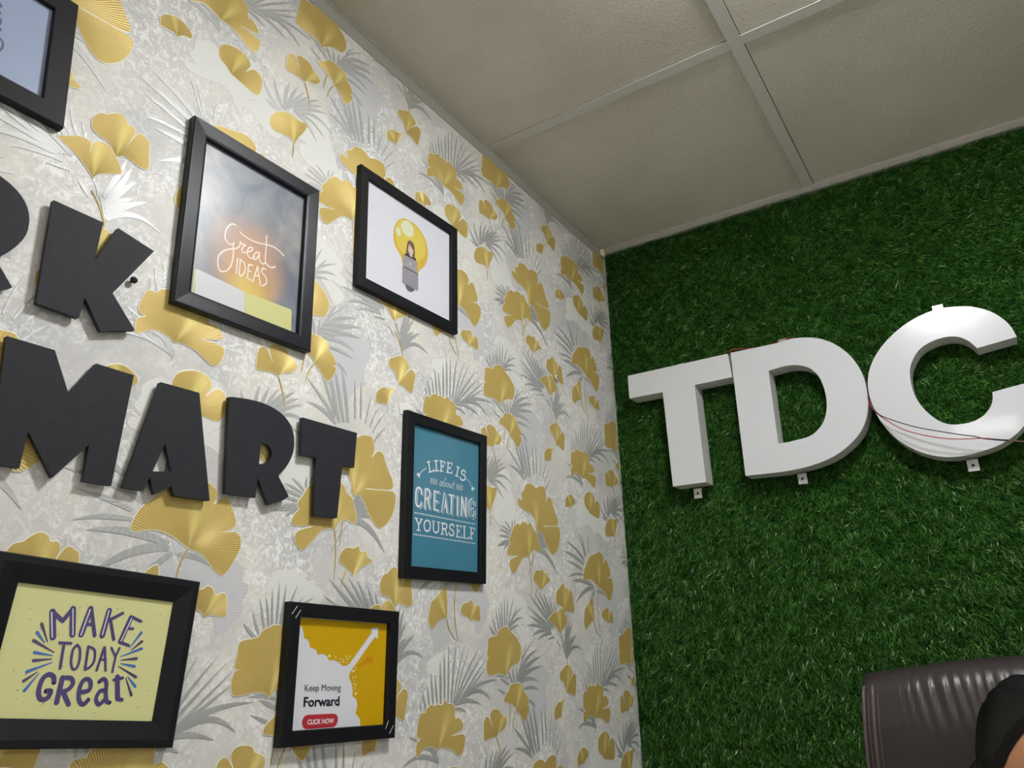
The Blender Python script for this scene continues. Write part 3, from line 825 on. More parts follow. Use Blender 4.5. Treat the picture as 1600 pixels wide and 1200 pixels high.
# the upper R: same cut, its bowl and leg placed from the photograph
bow = K(gRK, [(212, 340)])[0]; leg = K(gRK, [(128, 840)])[0]
i0 = max(range(len(rl)), key=lambda i: rl[i][0] if i < len(rl) * 0.75 and rl[i][1] > sum(p[1] for p in rl) / len(rl) else -9)
j0 = min(range(len(rl)), key=lambda i: math.hypot(rl[i][0] - K(gAR, [(1447, 1042)])[0][0], rl[i][1] - K(gAR, [(1447, 1042)])[0][1]))
kz = (bow[1] - leg[1]) / (rl[i0][1] - rl[j0][1])
ky = kz
up = lambda p: (bow[0] + (p[0] - rl[i0][0]) * ky, bow[1] + (p[1] - rl[i0][1]) * kz)
wall_letter([[up(p) for p in rl], [up(p) for p in rh]], 'black cut-out letter R in the upper row, left of K')
wall_letter([K(gM, [(48, 22), (412, 130), (515, 457), (722, 230), (1005, 318), (835, 1148), (625, 1112), (668, 838), (392, 1088), (212, 738), (145, 1018), (-68, 976)])],
            'black cut-out letter M, first whole letter of the lower row')
wall_letter([K(gAR, [(378, 90), (702, 180), (788, 1080), (492, 1038), (470, 958), (325, 1028), (288, 883), (238, 995), (65, 965)]), K(gAR, [(418, 603), (472, 835), (312, 835)])],
            'black cut-out letter A between M and R')
wall_letter([K(gRT, [(757, 240), (1245, 380), (1220, 690), (1115, 662), (1068, 1140), (862, 1122), (880, 597), (748, 578)])],
            'black cut-out letter T at the end of the lower row')

# ------------------------------------------------------------------ framed pictures
def inset(q, wd):
    """move each side of a quad inwards"""
    n = len(q); out = []
    c = Vector((sum(p[0] for p in q) / n, sum(p[1] for p in q) / n))
    lines = []
    for i in range(n):
        a, d = Vector(q[i]), Vector(q[(i + 1) % n]) - Vector(q[i])
        nn = Vector((-d.y, d.x)).normalized()
        if (c - a).dot(nn) < 0: nn = -nn
        lines.append((a + nn * wd, d))
    for i in range(n):
        (a, d), (e, g) = lines[i - 1], lines[i]
        den = d.x * g.y - d.y * g.x
        t = ((e.x - a.x) * g.y - (e.y - a.y) * g.x) / den
        out.append((a.x + d.x * t, a.y + d.y * t))
    return out


def picture(corners, rail, label, thick=0.0135, bevel_in=0.0, px=0.0065, wood='dark_wood', flat=0.35):
    """corners of the front face TL, TR, BR, BL in wall coordinates; four mitred rails, backing board"""
    cy = sum(p[0] for p in corners) / 4; cz = sum(p[1] for p in corners) / 4
    t = empty('picture_frame', (0, cy, cz), label, 'picture', 'framed prints on the wallpaper')
    O = [(p[0] - cy, p[1] - cz) for p in corners]
    I = inset(O, rail)
    prof = [(0.0, 0.0015, 0.0), (0.0, thick - 0.001, 0.0), (0.0012, thick, 0.0)]
    if bevel_in: prof += [(flat, thick, 0), (0.86, thick - bevel_in, 0), (1.0, thick - bevel_in - 0.001, 0), (1.0, px - 0.002, 0), (0.4, 0.0015, 0)]
    else: prof += [(0.96, thick, 0), (1.0, thick - 0.0008, 0), (1.0, px - 0.002, 0), (0.4, 0.0015, 0)]
    prof[2] = (0.05, thick, 0)
    n = len(prof)
    for i in range(4):
        a, b2 = i, (i + 1) % 4
        v, uv = [], []
        L = math.hypot(O[a][0] - O[b2][0], O[a][1] - O[b2][1])
        for end in (a, b2):
            for s, x, _ in prof:
                v.append((x, O[end][0] + (I[end][0] - O[end][0]) * s, O[end][1] + (I[end][1] - O[end][1]) * s))
                uv.append((0 if end == a else L, s * rail + x))
        f = [(k, (k + 1) % n, n + (k + 1) % n, n + k) for k in range(n)] + [tuple(range(n - 1, -1, -1)), tuple(range(n, 2 * n))]
        me = mesh('rail', v, f)
        ul = me.uv_layers.new(name='UVMap')
        for lp in me.loops: ul.data[lp.index].uv = (uv[lp.vertex_index][0] + i * 3.1, uv[lp.vertex_index][1] + i)
        link('rail', me, t, M[wood])
    Q = inset(O, rail - 0.002)
    return t, Q, (cy, cz), px


def sheet(t, Q, mat, px, name='print'):
    v = [(px, *p) for p in Q] + [(px - 0.003, *p) for p in Q]
    return link(name, mesh(name, v, [(3, 2, 1, 0), (4, 5, 6, 7), (0, 1, 5, 4), (1, 2, 6, 5), (2, 3, 7, 6), (3, 0, 4, 7)]), t, mat)


def ink(name, t, mb, mat, label=None):
    """flat print carried by a picture's sheet (built in wall coordinates)"""
    o = mb.build(name, mat, t, keep=True)
    if label: o['label'] = label
    return o


def quad(pts, x=0.0135): return PX.L(pts, x)


def text_on(mb, body, zv, p0, p1, ptop, x, bold=0.0):
    """set default-font text between two baseline points, ptop = top of the capitals above p0"""
    v, f = text2d(body, bold)
    xs = [p[0] for p in v]; x0, x1 = min(xs), max(xs)
    cap = max(p[1] for p in v)
    A, B2, T = (Vector(q) for q in zv.L([p0, p1, ptop], x))
    mb.add([(x, *(A + (B2 - A) * ((p[0] - x0) / (x1 - x0)) + (T - A) * (p[1] / cap))) for p in v], f)


# --- 'Great IDEAS'
t, Q, C0, px = picture(quad([(304.4, 180.1), (498.9, 297.9), (484.8, 550.7), (270.8, 470.6)]), 0.0235,
                       'tall black frame with grey and orange GREAT IDEAS print', bevel_in=0.0012, flat=0.12, px=0.0045, thick=0.0150)
zg = Z(330, 340, 10.9091); g2 = Z(250, 365, 6.15385)
gc = zg.L([(650, 700)], px)[0]
pr = sheet(t, Q, mat_storm(gc[0] - C0[0], gc[1] - C0[1]), px)
b = MB()
mp = zg.mpp((650, 650), px)
for st in ([(425, 135), (385, 112), (335, 115), (275, 170), (240, 250), (235, 340), (265, 410), (320, 455), (370, 455), (390, 420)],
           [(375, 455), (380, 560), (370, 690), (335, 820), (270, 900), (190, 920), (140, 895), (115, 800), (118, 690), (150, 620), (230, 560), (340, 535), (430, 525), (480, 490), (500, 410)],
           [(492, 415), (520, 445), (585, 470), (540, 500), (525, 550), (545, 595), (600, 590), (680, 570), (705, 540), (690, 510), (650, 510), (620, 560), (620, 630), (660, 685), (710, 690), (740, 660)],
           [(825, 600), (780, 590), (730, 630), (715, 690), (745, 715), (790, 680), (825, 605), (815, 690), (845, 760), (890, 790), (920, 770)],
           [(945, 310), (935, 500), (920, 700), (940, 790), (1000, 845), (1050, 850), (1090, 835)],
           [(490, 245), (560, 310), (660, 375), (790, 430), (930, 460), (1060, 500), (1160, 570), (1235, 650)]):
    ribbon(b, catmull(zg.L(st, px + 0.0003), 4, False), 22 * mp, px + 0.0003)
ideas = ([(450, 695), (425, 945)], [(495, 720), (475, 960)], [(495, 715), (560, 770), (580, 860), (560, 950), (500, 1000), (472, 965)],
         [(640, 795), (615, 1030)], [(640, 800), (715, 815)], [(625, 905), (680, 920)], [(612, 1030), (680, 1065)],
         [(790, 835), (705, 1095)], [(790, 835), (835, 1155)], [(745, 985), (815, 1000)])
for st in ideas: ribbon(b, zg.L(st, px + 0.0003), 24 * mp, px + 0.0003)
ribbon(b, catmull(zg.L([(925, 885), (895, 865), (860, 890), (870, 945), (920, 1010), (945, 1075), (925, 1135), (870, 1165)], px + 0.0003), 4, False), 24 * mp, px + 0.0003)
ink('lettering', t, b, printed('cream_ink', srgb(250, 238, 226), 0.4))
b = MB(); poly(b, g2.L([(330, 600), (343, 358), (350, 345), (365, 343), (815, 560), (810, 770)], px + 0.0003), px + 0.0003)
ink('white_panel', t, b, printed('white_panel_ink', srgb(216, 216, 220), 1), 'white printed half of the card at the foot')
b = MB(); poly(b, g2.L([(819, 562), (1240, 722), (1262, 735), (1266, 760), (1260, 965), (810, 775)], px + 0.0003), px + 0.0003)
yp = printed('yellow_panel_ink', srgb(214, 212, 146), 1)
ink('yellow_panel', t, b, yp, 'pale yellow printed half of the card at the foot')
b = MB(); poly(b, g2.L([(330, 352), (350, 338), (358, 342), (345, 360), (322, 600), (305, 590)], px + 0.0002), px + 0.0002)
ink('yellow_strip', t, b, yp)

# --- light bulb
t, Q, C0, px = picture(quad([(565, 255.6), (715, 357.9), (715.6, 521.9), (558.8, 443.75)]), 0.0205,
                       'black frame with a yellow light bulb and a woman at a laptop', wood='dark_wood_flat')
sheet(t, Q, printed('white_paper_bulb', srgb(222, 223, 232)), px)
zb = Z(600, 330, 8.575)


def flat(t, name, zv, pts, x, mat, smooth=True, corner=False):
    b = MB(); P = zv.L(pts, x)
    poly(b, catmull([(p[0], p[1], 1) if len(q) > 2 else p for p, q in zip(P, pts)], 4) if smooth else P, x)
    return ink(name, t, b, mat)


flat(t, 'bulb_rim', zb, [(250, 97), (320, 115), (420, 180), (500, 280), (560, 400), (590, 540), (580, 640), (545, 730), (480, 790), (455, 845, 1), (252, 720, 1), (232, 620), (185, 530), (140, 430), (125, 310), (145, 200), (190, 125)], px + 0.0002, printed('amber_ink', srgb(216, 178, 66)))
flat(t, 'bulb_glass', zb, [(250, 112), (330, 132), (430, 212), (500, 312), (545, 430), (556, 540), (532, 622), (470, 668), (430, 660), (290, 600), (215, 510), (165, 410), (145, 290), (165, 190), (210, 132)], px + 0.0004, printed('yellow_ink', srgb(222, 200, 92)))
b = MB(); poly(b, catmull(zb.L([(270, 130), (330, 132), (380, 200), (396, 280), (380, 332), (330, 345), (270, 302), (235, 232), (230, 170)], px + 0.0006), 4), px + 0.0006)
poly(b, catmull(zb.L([(165, 225), (190, 216), (218, 258), (226, 310), (206, 332), (176, 306), (160, 262)], px + 0.0006), 4), px + 0.0006)
ink('bulb_shine', t, b, printed('pale_yellow_ink', srgb(224, 224, 196)))
flat(t, 'shoulders', zb, [(300, 562), (350, 585), (405, 612), (430, 640), (428, 668), (268, 580)], px + 0.0006, printed('black_ink_bulb', srgb(62, 58, 62)), False)
flat(t, 'hair', zb, [(345, 393), (385, 420), (408, 480), (412, 600), (392, 612), (350, 585), (300, 560), (304, 500), (318, 410)], px + 0.0008, printed('brown_ink', srgb(112, 88, 80)))
flat(t, 'face', zb, [(340, 445), (372, 495), (394, 530), (388, 570), (378, 590), (380, 618), (345, 596), (340, 565), (325, 530), (328, 480)], px + 0.001, printed('skin_ink', srgb(226, 196, 178)))
flat(t, 'laptop', zb, [(260, 575), (445, 680), (447, 832), (257, 730)], px + 0.001, printed('grey_ink', srgb(160, 156, 164)), False)
flat(t, 'bulb_socket', zb, [(250, 735), (455, 845), (462, 860), (455, 890), (463, 910), (455, 940), (463, 960), (455, 985), (462, 1010), (455, 1065), (430, 1052), (245, 952), (243, 930), (252, 905), (243, 880), (252, 855), (243, 825), (252, 800), (243, 775)], px + 0.0009, printed('grey_ink_2', srgb(152, 148, 156)), False)
flat(t, 'bulb_foot', zb, [(288, 980), (320, 990), (405, 1045), (398, 1068), (362, 1082), (318, 1058), (296, 1020)], px + 0.0007, printed('dark_grey_ink', srgb(104, 100, 108)))
b = MB(); poly(b, ellipse(zb.L([(350, 706)], px + 0.0012)[0], 0.0020, 0.0026, 12), px + 0.0012); ink('laptop_mark', t, b, printed('white_ink_bulb', srgb(226, 226, 230)))
b = MB(); ribbon(b, zb.L([(252, 736), (455, 846)], px + 0.0013), 0.0009, px + 0.0013); ink('hinge_line', t, b, printed('line_ink', srgb(96, 92, 98)))

# --- LIFE IS about CREATING YOURSELF
t, Q, C0, px = picture(quad([(637.5, 640.3), (761.3, 681.3), (760, 912.5), (630, 902.5)]), 0.0205,
                       'black frame with teal print LIFE IS about CREATING YOURSELF', wood='dark_wood_flat')
sheet(t, Q, plain('teal_paper', srgb(66, 128, 152), 0.4, noise=0.05, nscale=9, coat=0.7, coat_rough=0.12), px)
za, zc = Z(640, 710, 13.3333), Z(640, 750, 10.9091)
X1, X2, X3 = px + 0.0003, px + 0.0005, px + 0.0007
white = printed('white_ink', srgb(232, 236, 240), 0.4)
b = MB(); ma, mc = za.mpp((700, 400), px), zc.mpp((600, 500), px)
for st in ([(395, 150), (425, 365)], [(550, 130), (562, 340)], [(657, 130), (655, 345)], [(805, 170), (792, 372)], [(1012, 265), (978, 452)]):
    ribbon(b, za.L(st, X3), 36 * ma, X3)
for st in ([(362, 165), (425, 150)], [(398, 372), (508, 345)], [(500, 345), (497, 305)], [(512, 137), (585, 131)], [(530, 342), (605, 340)], [(630, 137), (735, 160)], [(733, 160), (732, 200)], [(655, 238), (705, 247)], [(705, 222), (702, 268)], [(630, 343), (690, 350)],
           [(778, 168), (885, 190)], [(883, 190), (880, 228)], [(800, 275), (850, 287)], [(852, 262), (848, 308)], [(765, 368), (880, 393)], [(880, 393), (884, 352)], [(978, 250), (1040, 282)], [(950, 435), (1015, 470)]):
    ribbon(b, za.L(st, X3), 24 * ma, X3)
ribbon(b, catmull(za.L([(1160, 385), (1148, 345), (1110, 332), (1080, 360), (1090, 405), (1138, 432), (1158, 475), (1140, 528), (1095, 538), (1062, 512), (1056, 478)], X3), 4, False), 34 * ma, X3)
for st in ([(345, 290), (270, 338), (200, 410)], [(1185, 510), (1250, 590), (1300, 690)]): ribbon(b, catmull(za.L(st, X3), 4, False), 14 * ma, X3)
for st in ([(140, 420), (170, 380), (215, 408), (222, 450), (195, 497), (180, 452)], [(1310, 668), (1330, 690), (1365, 712), (1325, 730), (1318, 772), (1285, 722)]): poly(b, za.L(st, X3), X3)
for k in range(7): ribbon(b, za.L([(440 + 22 * k, 492 + 5 * k), (425 + 22 * k + 12, 602 + 5 * k)], X3), 9 * ma, X3)
for k in range(7): ribbon(b, za.L([(975 + 21 * k, 614 + 5 * k), (958 + 21 * k + 12, 724 + 5 * k)], X3), 9 * ma, X3)
for st in ([(685, 585), (655, 560), (630, 605), (632, 650), (655, 645), (690, 565), (672, 640), (690, 662)], [(755, 485), (725, 560), (708, 640), (720, 668), (745, 650), (752, 610), (728, 600)],
           [(790, 592), (768, 625), (770, 665), (790, 672), (808, 640), (806, 605), (790, 592)], [(838, 605), (820, 660), (832, 688), (860, 660), (880, 612), (862, 680), (878, 698)], [(935, 560), (908, 660), (898, 705), (918, 712)], [(888, 612), (940, 620)]):
    ribbon(b, catmull(za.L(st, X3), 4, False), 11 * ma, X3)
CRE = [[(200, 235), (195, 165), (152, 128), (114, 170), (106, 290), (110, 400), (147, 452), (190, 430), (200, 385)], [(268, 150), (257, 485)], [(268, 155), (322, 165), (342, 212), (335, 280), (305, 318), (265, 318)], [(312, 320), (338, 488)],
       [(420, 185), (413, 498)], [(420, 195), (503, 210)], [(418, 355), (480, 366)], [(412, 502), (493, 522)], [(592, 222), (548, 540)], [(592, 222), (638, 556)], [(565, 440), (615, 452)], [(668, 250), (762, 270)], [(712, 262), (706, 576)], [(815, 280), (810, 596)],
       [(887, 290), (877, 606)], [(887, 292), (953, 615)], [(960, 302), (955, 622)], [(1095, 420), (1093, 352), (1057, 328), (1022, 372), (1016, 480), (1022, 590), (1052, 632), (1090, 600), (1098, 500), (1062, 494)]]
sh, cv = MB(), MB()
for st in CRE:
    w0 = 36 if len(st) > 2 else (34 if abs(st[0][1] - st[1][1]) > 60 else 26)
    P = lambda dx, dy, x: (catmull(zc.L([(p[0] + dx, p[1] + dy) for p in st], x), 4, False) if len(st) > 2 else zc.L([(p[0] + dx, p[1] + dy) for p in st], x))
    ribbon(sh, P(20, 22, X1), w0 * mc, X1); ribbon(cv, P(13, 15, X2), w0 * mc, X2); ribbon(b, P(0, 0, X3), w0 * mc, X3)
for a, c in (((95, 557), (1105, 750)), ((80, 925), (1105, 1082))):
    for k in range(30):
        q = zc.L([(a[0] + (c[0] - a[0]) * k / 29, a[1] + (c[1] - a[1]) * k / 29)], X3)[0]
        poly(b, ellipse(q, 0.0019, 0.0016, 8), X3)
for st in ([(108, 652), (155, 762)], [(203, 675), (155, 762)], [(155, 760), (150, 855)], [(560, 735), (556, 922)], [(600, 838), (633, 932)], [(815, 778), (810, 962)], [(930, 795), (930, 985)], [(1050, 818), (1045, 995)]):
    ribbon(b, zc.L(st, X3), 30 * mc, X3)
for st in ([(88, 646), (132, 656)], [(180, 664), (220, 673)], [(118, 855), (185, 862)], [(385, 700), (430, 706)], [(470, 716), (515, 723)], [(535, 729), (580, 736)], [(530, 921), (580, 929)], [(618, 933), (652, 939)], [(790, 771), (880, 786)], [(880, 786), (880, 820)], [(812, 865), (850, 872)], [(850, 848), (850, 892)],
           [(788, 964), (880, 983)], [(880, 983), (882, 948)], [(905, 787), (955, 796)], [(905, 982), (1000, 1000)], [(1000, 1000), (1003, 958)], [(1020, 811), (1110, 826)], [(1110, 826), (1108, 862)], [(1048, 905), (1085, 912)], [(1085, 890), (1084, 932)], [(1020, 994), (1075, 1004)]):
    ribbon(b, zc.L(st, X3), 17 * mc, X3)
for st in ([(300, 685), (258, 715), (246, 780), (262, 850), (300, 872), (338, 845), (352, 780), (340, 712), (300, 685)], [(407, 708), (404, 840), (435, 893), (475, 887), (492, 840), (490, 722)], [(560, 740), (618, 750), (634, 790), (612, 832), (560, 830)],
           [(750, 800), (745, 767), (710, 757), (682, 787), (692, 830), (738, 868), (752, 912), (733, 946), (697, 942), (675, 915), (674, 890)]):
    ribbon(b, catmull(zc.L(st, X3), 4, False), 28 * mc, X3)
ink('letter_shadow', t, sh, white); ink('shadow_cut', t, cv, printed('teal_ink', srgb(66, 128, 152), 0.4)); ink('lettering', t, b, white)

# --- Keep Moving Forward
t, Q, C0, px = picture(quad([(453.7, 939.6), (622.9, 955.7), (616, 1152.7), (435.8, 1169.2)]), 0.0195,
                       'squarish black frame with yellow and white Keep Moving Forward print', thick=0.0155, wood='dark_wood_flat')
sheet(t, Q, printed('white_paper', srgb(224, 224, 232)), px)
zk, zt = Z(420, 930, 7.27273), Z(450, 1050, 12.0)
X1, X2 = px + 0.0003, px + 0.0005
flat(t, 'yellow_field', zk, [(330, 255, 1), (345, 318), (375, 360), (395, 420), (403, 490, 1), (440, 502), (463, 550), (468, 595, 1), (512, 605), (545, 632), (553, 677, 1), (610, 665), (660, 690), (688, 742, 1), (742, 735), (790, 760), (840, 800), (880, 800), (910, 780, 1), (945, 850, 1), (920, 892), (915, 940), (940, 1000), (955, 1080), (948, 1145, 1), (990, 1180), (1007, 1250), (985, 1345, 1), (1030, 1400), (1045, 1500, 1), (1312, 1478, 1), (1368, 330, 1)], X1, printed('golden_ink', srgb(208, 166, 8)))
flat(t, 'arrow', zk, [(870, 830), (905, 795), (1172, 422), (1160, 376), (1246, 370), (1236, 500), (1206, 474), (945, 842), (920, 880)], X2, printed('white_ink_k', srgb(226, 226, 232)), False)
flat(t, 'faded_arrow', zk, [(955, 840), (1095, 730), (1085, 705), (1192, 682), (1185, 775), (1150, 762), (1000, 830), (940, 868)], px + 0.0004, printed('orange_ink', srgb(204, 146, 22)), False)
b = MB()
for x, y, r in ((690, 690, 15), (762, 706, 9), (795, 728, 8), (820, 720, 8), (851, 732, 8), (878, 695, 9), (891, 724, 9), (923, 697, 8), (812, 765, 8), (843, 760, 9), (883, 757, 8), (988, 825, 9), (962, 860, 14), (952, 935, 9), (988, 928, 9), (974, 968, 8), (966, 1006, 8), (990, 1016, 8), (979, 1055, 8), (988, 1120, 16)):
    poly(b, ellipse(zk.L([(x, y)], X2)[0], r * 1.15 * zk.mpp((x, y), X2), r * 1.15 * zk.mpp((x, y), X2), 10), X2)
ink('dots', t, b, printed('cream_ink_k', srgb(238, 230, 190)))['kind'] = 'stuff'
b = MB(); text_on(b, 'Keep Moving', zt, (312, 360), (988, 348), (318, 236), X2)
text_on(b, 'Forward', zt, (290, 650), (965, 625), (298, 470), X2, 0.028)
ink('lettering', t, b, printed('black_ink', srgb(28, 28, 38)))
flat(t, 'red_button', zt, [(370, 803, 1), (850, 780, 1), (893, 790), (922, 822), (936, 870), (932, 925), (910, 982), (878, 1018), (838, 1034, 1), (365, 1069, 1), (318, 1062), (280, 1028), (263, 970), (268, 915), (290, 858), (325, 820)], X1, printed('red_ink', srgb(188, 52, 62)))
b = MB(); text_on(b, 'CLICK NOW', zt, (362, 984), (860, 955), (368, 892), X2, 0.03); ink('button_text', t, b, printed('white_ink_k2', srgb(236, 230, 232)))
zk2 = Z(420, 1020, 7.27273)
xk = 0.0157; wm = printed('white_mark', srgb(222, 222, 224))
for zv, a, c in ((zk, (325, 125), (265, 210)), (zk, (362, 170), (305, 258)), (zk2, (1360, 772), (1328, 862)), (zk2, (1415, 828), (1372, 915))):
    b = MB(); ribbon(b, zv.L([a, c], xk), 0.0011, xk); ink('corner_mark', t, b, wm)

# --- MAKE TODAY GREAT
t, Q, C0, px = picture(quad([(-1.5, 860.0), (313.6, 909.1), (270.4, 1168.5), (-88, 1172)], 0.0145), 0.0275,
                       'wide black frame with pale yellow MAKE TODAY GREAT print', thick=0.0145, bevel_in=0.004, flat=0.3, wood='dark_wood_flat')
sheet(t, Q, plain('yellow_paper', srgb(218, 216, 154), 0.5, noise=0.02, nscale=20, coat=0.3, coat_rough=0.2), px)
zm = Z(30, 930, 6.66667); X1, X2 = px + 0.0003, px + 0.0005
mm = zm.mpp((700, 600), px)
b = MB()
for st, wd in (([(348, 172), (352, 438)], 66), ([(350, 172), (452, 268)], 46), ([(452, 268), (558, 142)], 46), ([(560, 142), (555, 410)], 64),
               ([(745, 140), (645, 410)], 62), ([(752, 140), (786, 420)], 40), ([(690, 305), (765, 302)], 34), ([(938, 160), (865, 420)], 60), ([(955, 250), (1078, 187)], 34), ([(950, 250), (985, 462)], 36),
               ([(1165, 235), (1055, 482)], 58), ([(1165, 222), (1268, 273)], 34), ([(1125, 345), (1185, 350)], 30), ([(1050, 490), (1140, 524)], 34),
               ([(420, 495), (538, 502)], 30), ([(468, 500), (425, 762)], 30), ([(720, 535), (685, 775)], 28), ([(885, 545), (805, 782)], 28), ([(892, 545), (900, 785)], 28), ([(845, 672), (905, 672)], 24), ([(960, 548), (1003, 640)], 26), ([(1045, 550), (1003, 640)], 26), ([(1003, 640), (970, 800)], 26),
               ([(450, 860), (390, 1118)], 52), ([(455, 1000), (515, 1138)], 46), ([(1022, 850), (1025, 1075)], 54), ([(985, 882), (1075, 862)], 34), ([(1025, 1080), (1070, 1090)], 42)):
    ribbon(b, zm.L(st, X1), wd * mm, X1)
for st, wd in (([(604, 520), (560, 570), (540, 700), (560, 770), (600, 755), (630, 670), (632, 560), (604, 520)], 28), ([(720, 535), (785, 572), (782, 680), (740, 745), (685, 775)], 28),
               ([(362, 910), (358, 850), (310, 825), (245, 870), (205, 980), (208, 1060), (245, 1088), (300, 1065), (328, 1000), (280, 998)], 48), ([(450, 862), (535, 862), (560, 915), (515, 978), (440, 1012)], 46),
               ([(640, 1010), (725, 990), (745, 910), (705, 872), (655, 905), (622, 1000), (625, 1095), (665, 1138), (718, 1090)], 46), ([(835, 900), (880, 872), (908, 915), (902, 1000), (908, 1100), (940, 1118)], 44), ([(900, 990), (840, 1000), (800, 1075), (828, 1138), (892, 1085)], 42)):
    ribbon(b, catmull(zm.L(st, X1), 4, False), wd * mm, X1)
ink('lettering', t, b, printed('indigo_ink', srgb(78, 68, 122)))
b = MB()
for st, wd in (([(338, 180), (344, 435)], 13), ([(560, 142), (560, 412)], 11), ([(740, 150), (642, 415)], 12), ([(935, 160), (866, 412)], 12), ([(1172, 240), (1062, 476)], 12)):
    ribbon(b, zm.L(st, X2), wd * mm, X2)
ink('inline', t, b, printed('white_inline', srgb(232, 232, 228)))
plum, blue = printed('plum_ink', srgb(84, 70, 104)), printed('blue_ink', srgb(68, 116, 184))
for k, (a, c) in enumerate((((235, 300), (295, 485)), ((187, 388), (265, 495)), ((152, 472), (365, 598)), ((160, 597), (345, 628)), ((150, 682), (340, 664)), ((80, 797), (345, 700)), ((48, 893), (190, 800)), ((53, 995), (205, 815)),
                            ((1275, 558), (1055, 640)), ((1222, 660), (1058, 677)), ((1200, 742), (1055, 712)), ((1215, 853), (1035, 740)), ((1208, 950), (1130, 850)), ((1168, 1040), (1110, 860)), ((1272, 392), (1150, 550)), ((1278, 482), (1165, 575)))):
    b = MB(); ribbon(b, zm.L([a, c], X1), 34 * mm, X1, 10 * mm)
    ink('ray', t, b, plum if k in (0, 2, 4, 6, 9, 11, 13, 15) else blue)
b = MB()
for k in range(70):
    x, y = RNG.uniform(-80, 1480), RNG.uniform(30, 1230)
    r = RNG.uniform(3, 8)
    poly(b, ellipse(zm.L([(x, y)], X1)[0], r * mm, r * mm * RNG.uniform(0.4, 1), 6, RNG.uniform(0, 3)), X1)
ink('specks', t, b, printed('speck_ink', srgb(96, 92, 96)))['kind'] = 'stuff'

# --- the pale blue print at the upper left, mostly out of the photograph
tr, br = quad([(123.4, 7.9), (99.8, 200.4)])
tl, bl = (tr[0] - 0.245, tr[1] + 0.002), (br[0] - 0.245, br[1] + 0.002)
t, Q, C0, px = picture([tl, tr, br, bl], 0.0265, 'black frame with pale blue print, cut by the upper left of the photo', wood='dark_wood_flat')
sheet(t, Q, printed('blue_paper', srgb(158, 172, 202), 0.6), px)
zs = Z(0, 0, 13.333)
b = MB()
for st in ([(-60, 760), (0, 795), (48, 865), (62, 920), (48, 990), (-10, 1055), (-80, 1080)], [(-40, 370), (0, 385), (22, 430), (0, 490), (-40, 510)], [(-30, 20), (0, 75), (30, 125), (0, 140)], [(-30, 560), (5, 600), (10, 630)], [(-30, 240), (0, 260), (2, 280)]):
    ribbon(b, catmull(zs.L(st, px + 0.0003), 4, False), 0.0024, px + 0.0003)
ink('lettering', t, b, printed('slate_ink', srgb(92, 104, 132)))

# ------------------------------------------------------------------ artificial grass wall
GX0, GX1, GZ0 = 0.0, ROOM_X - 0.9, 0.0


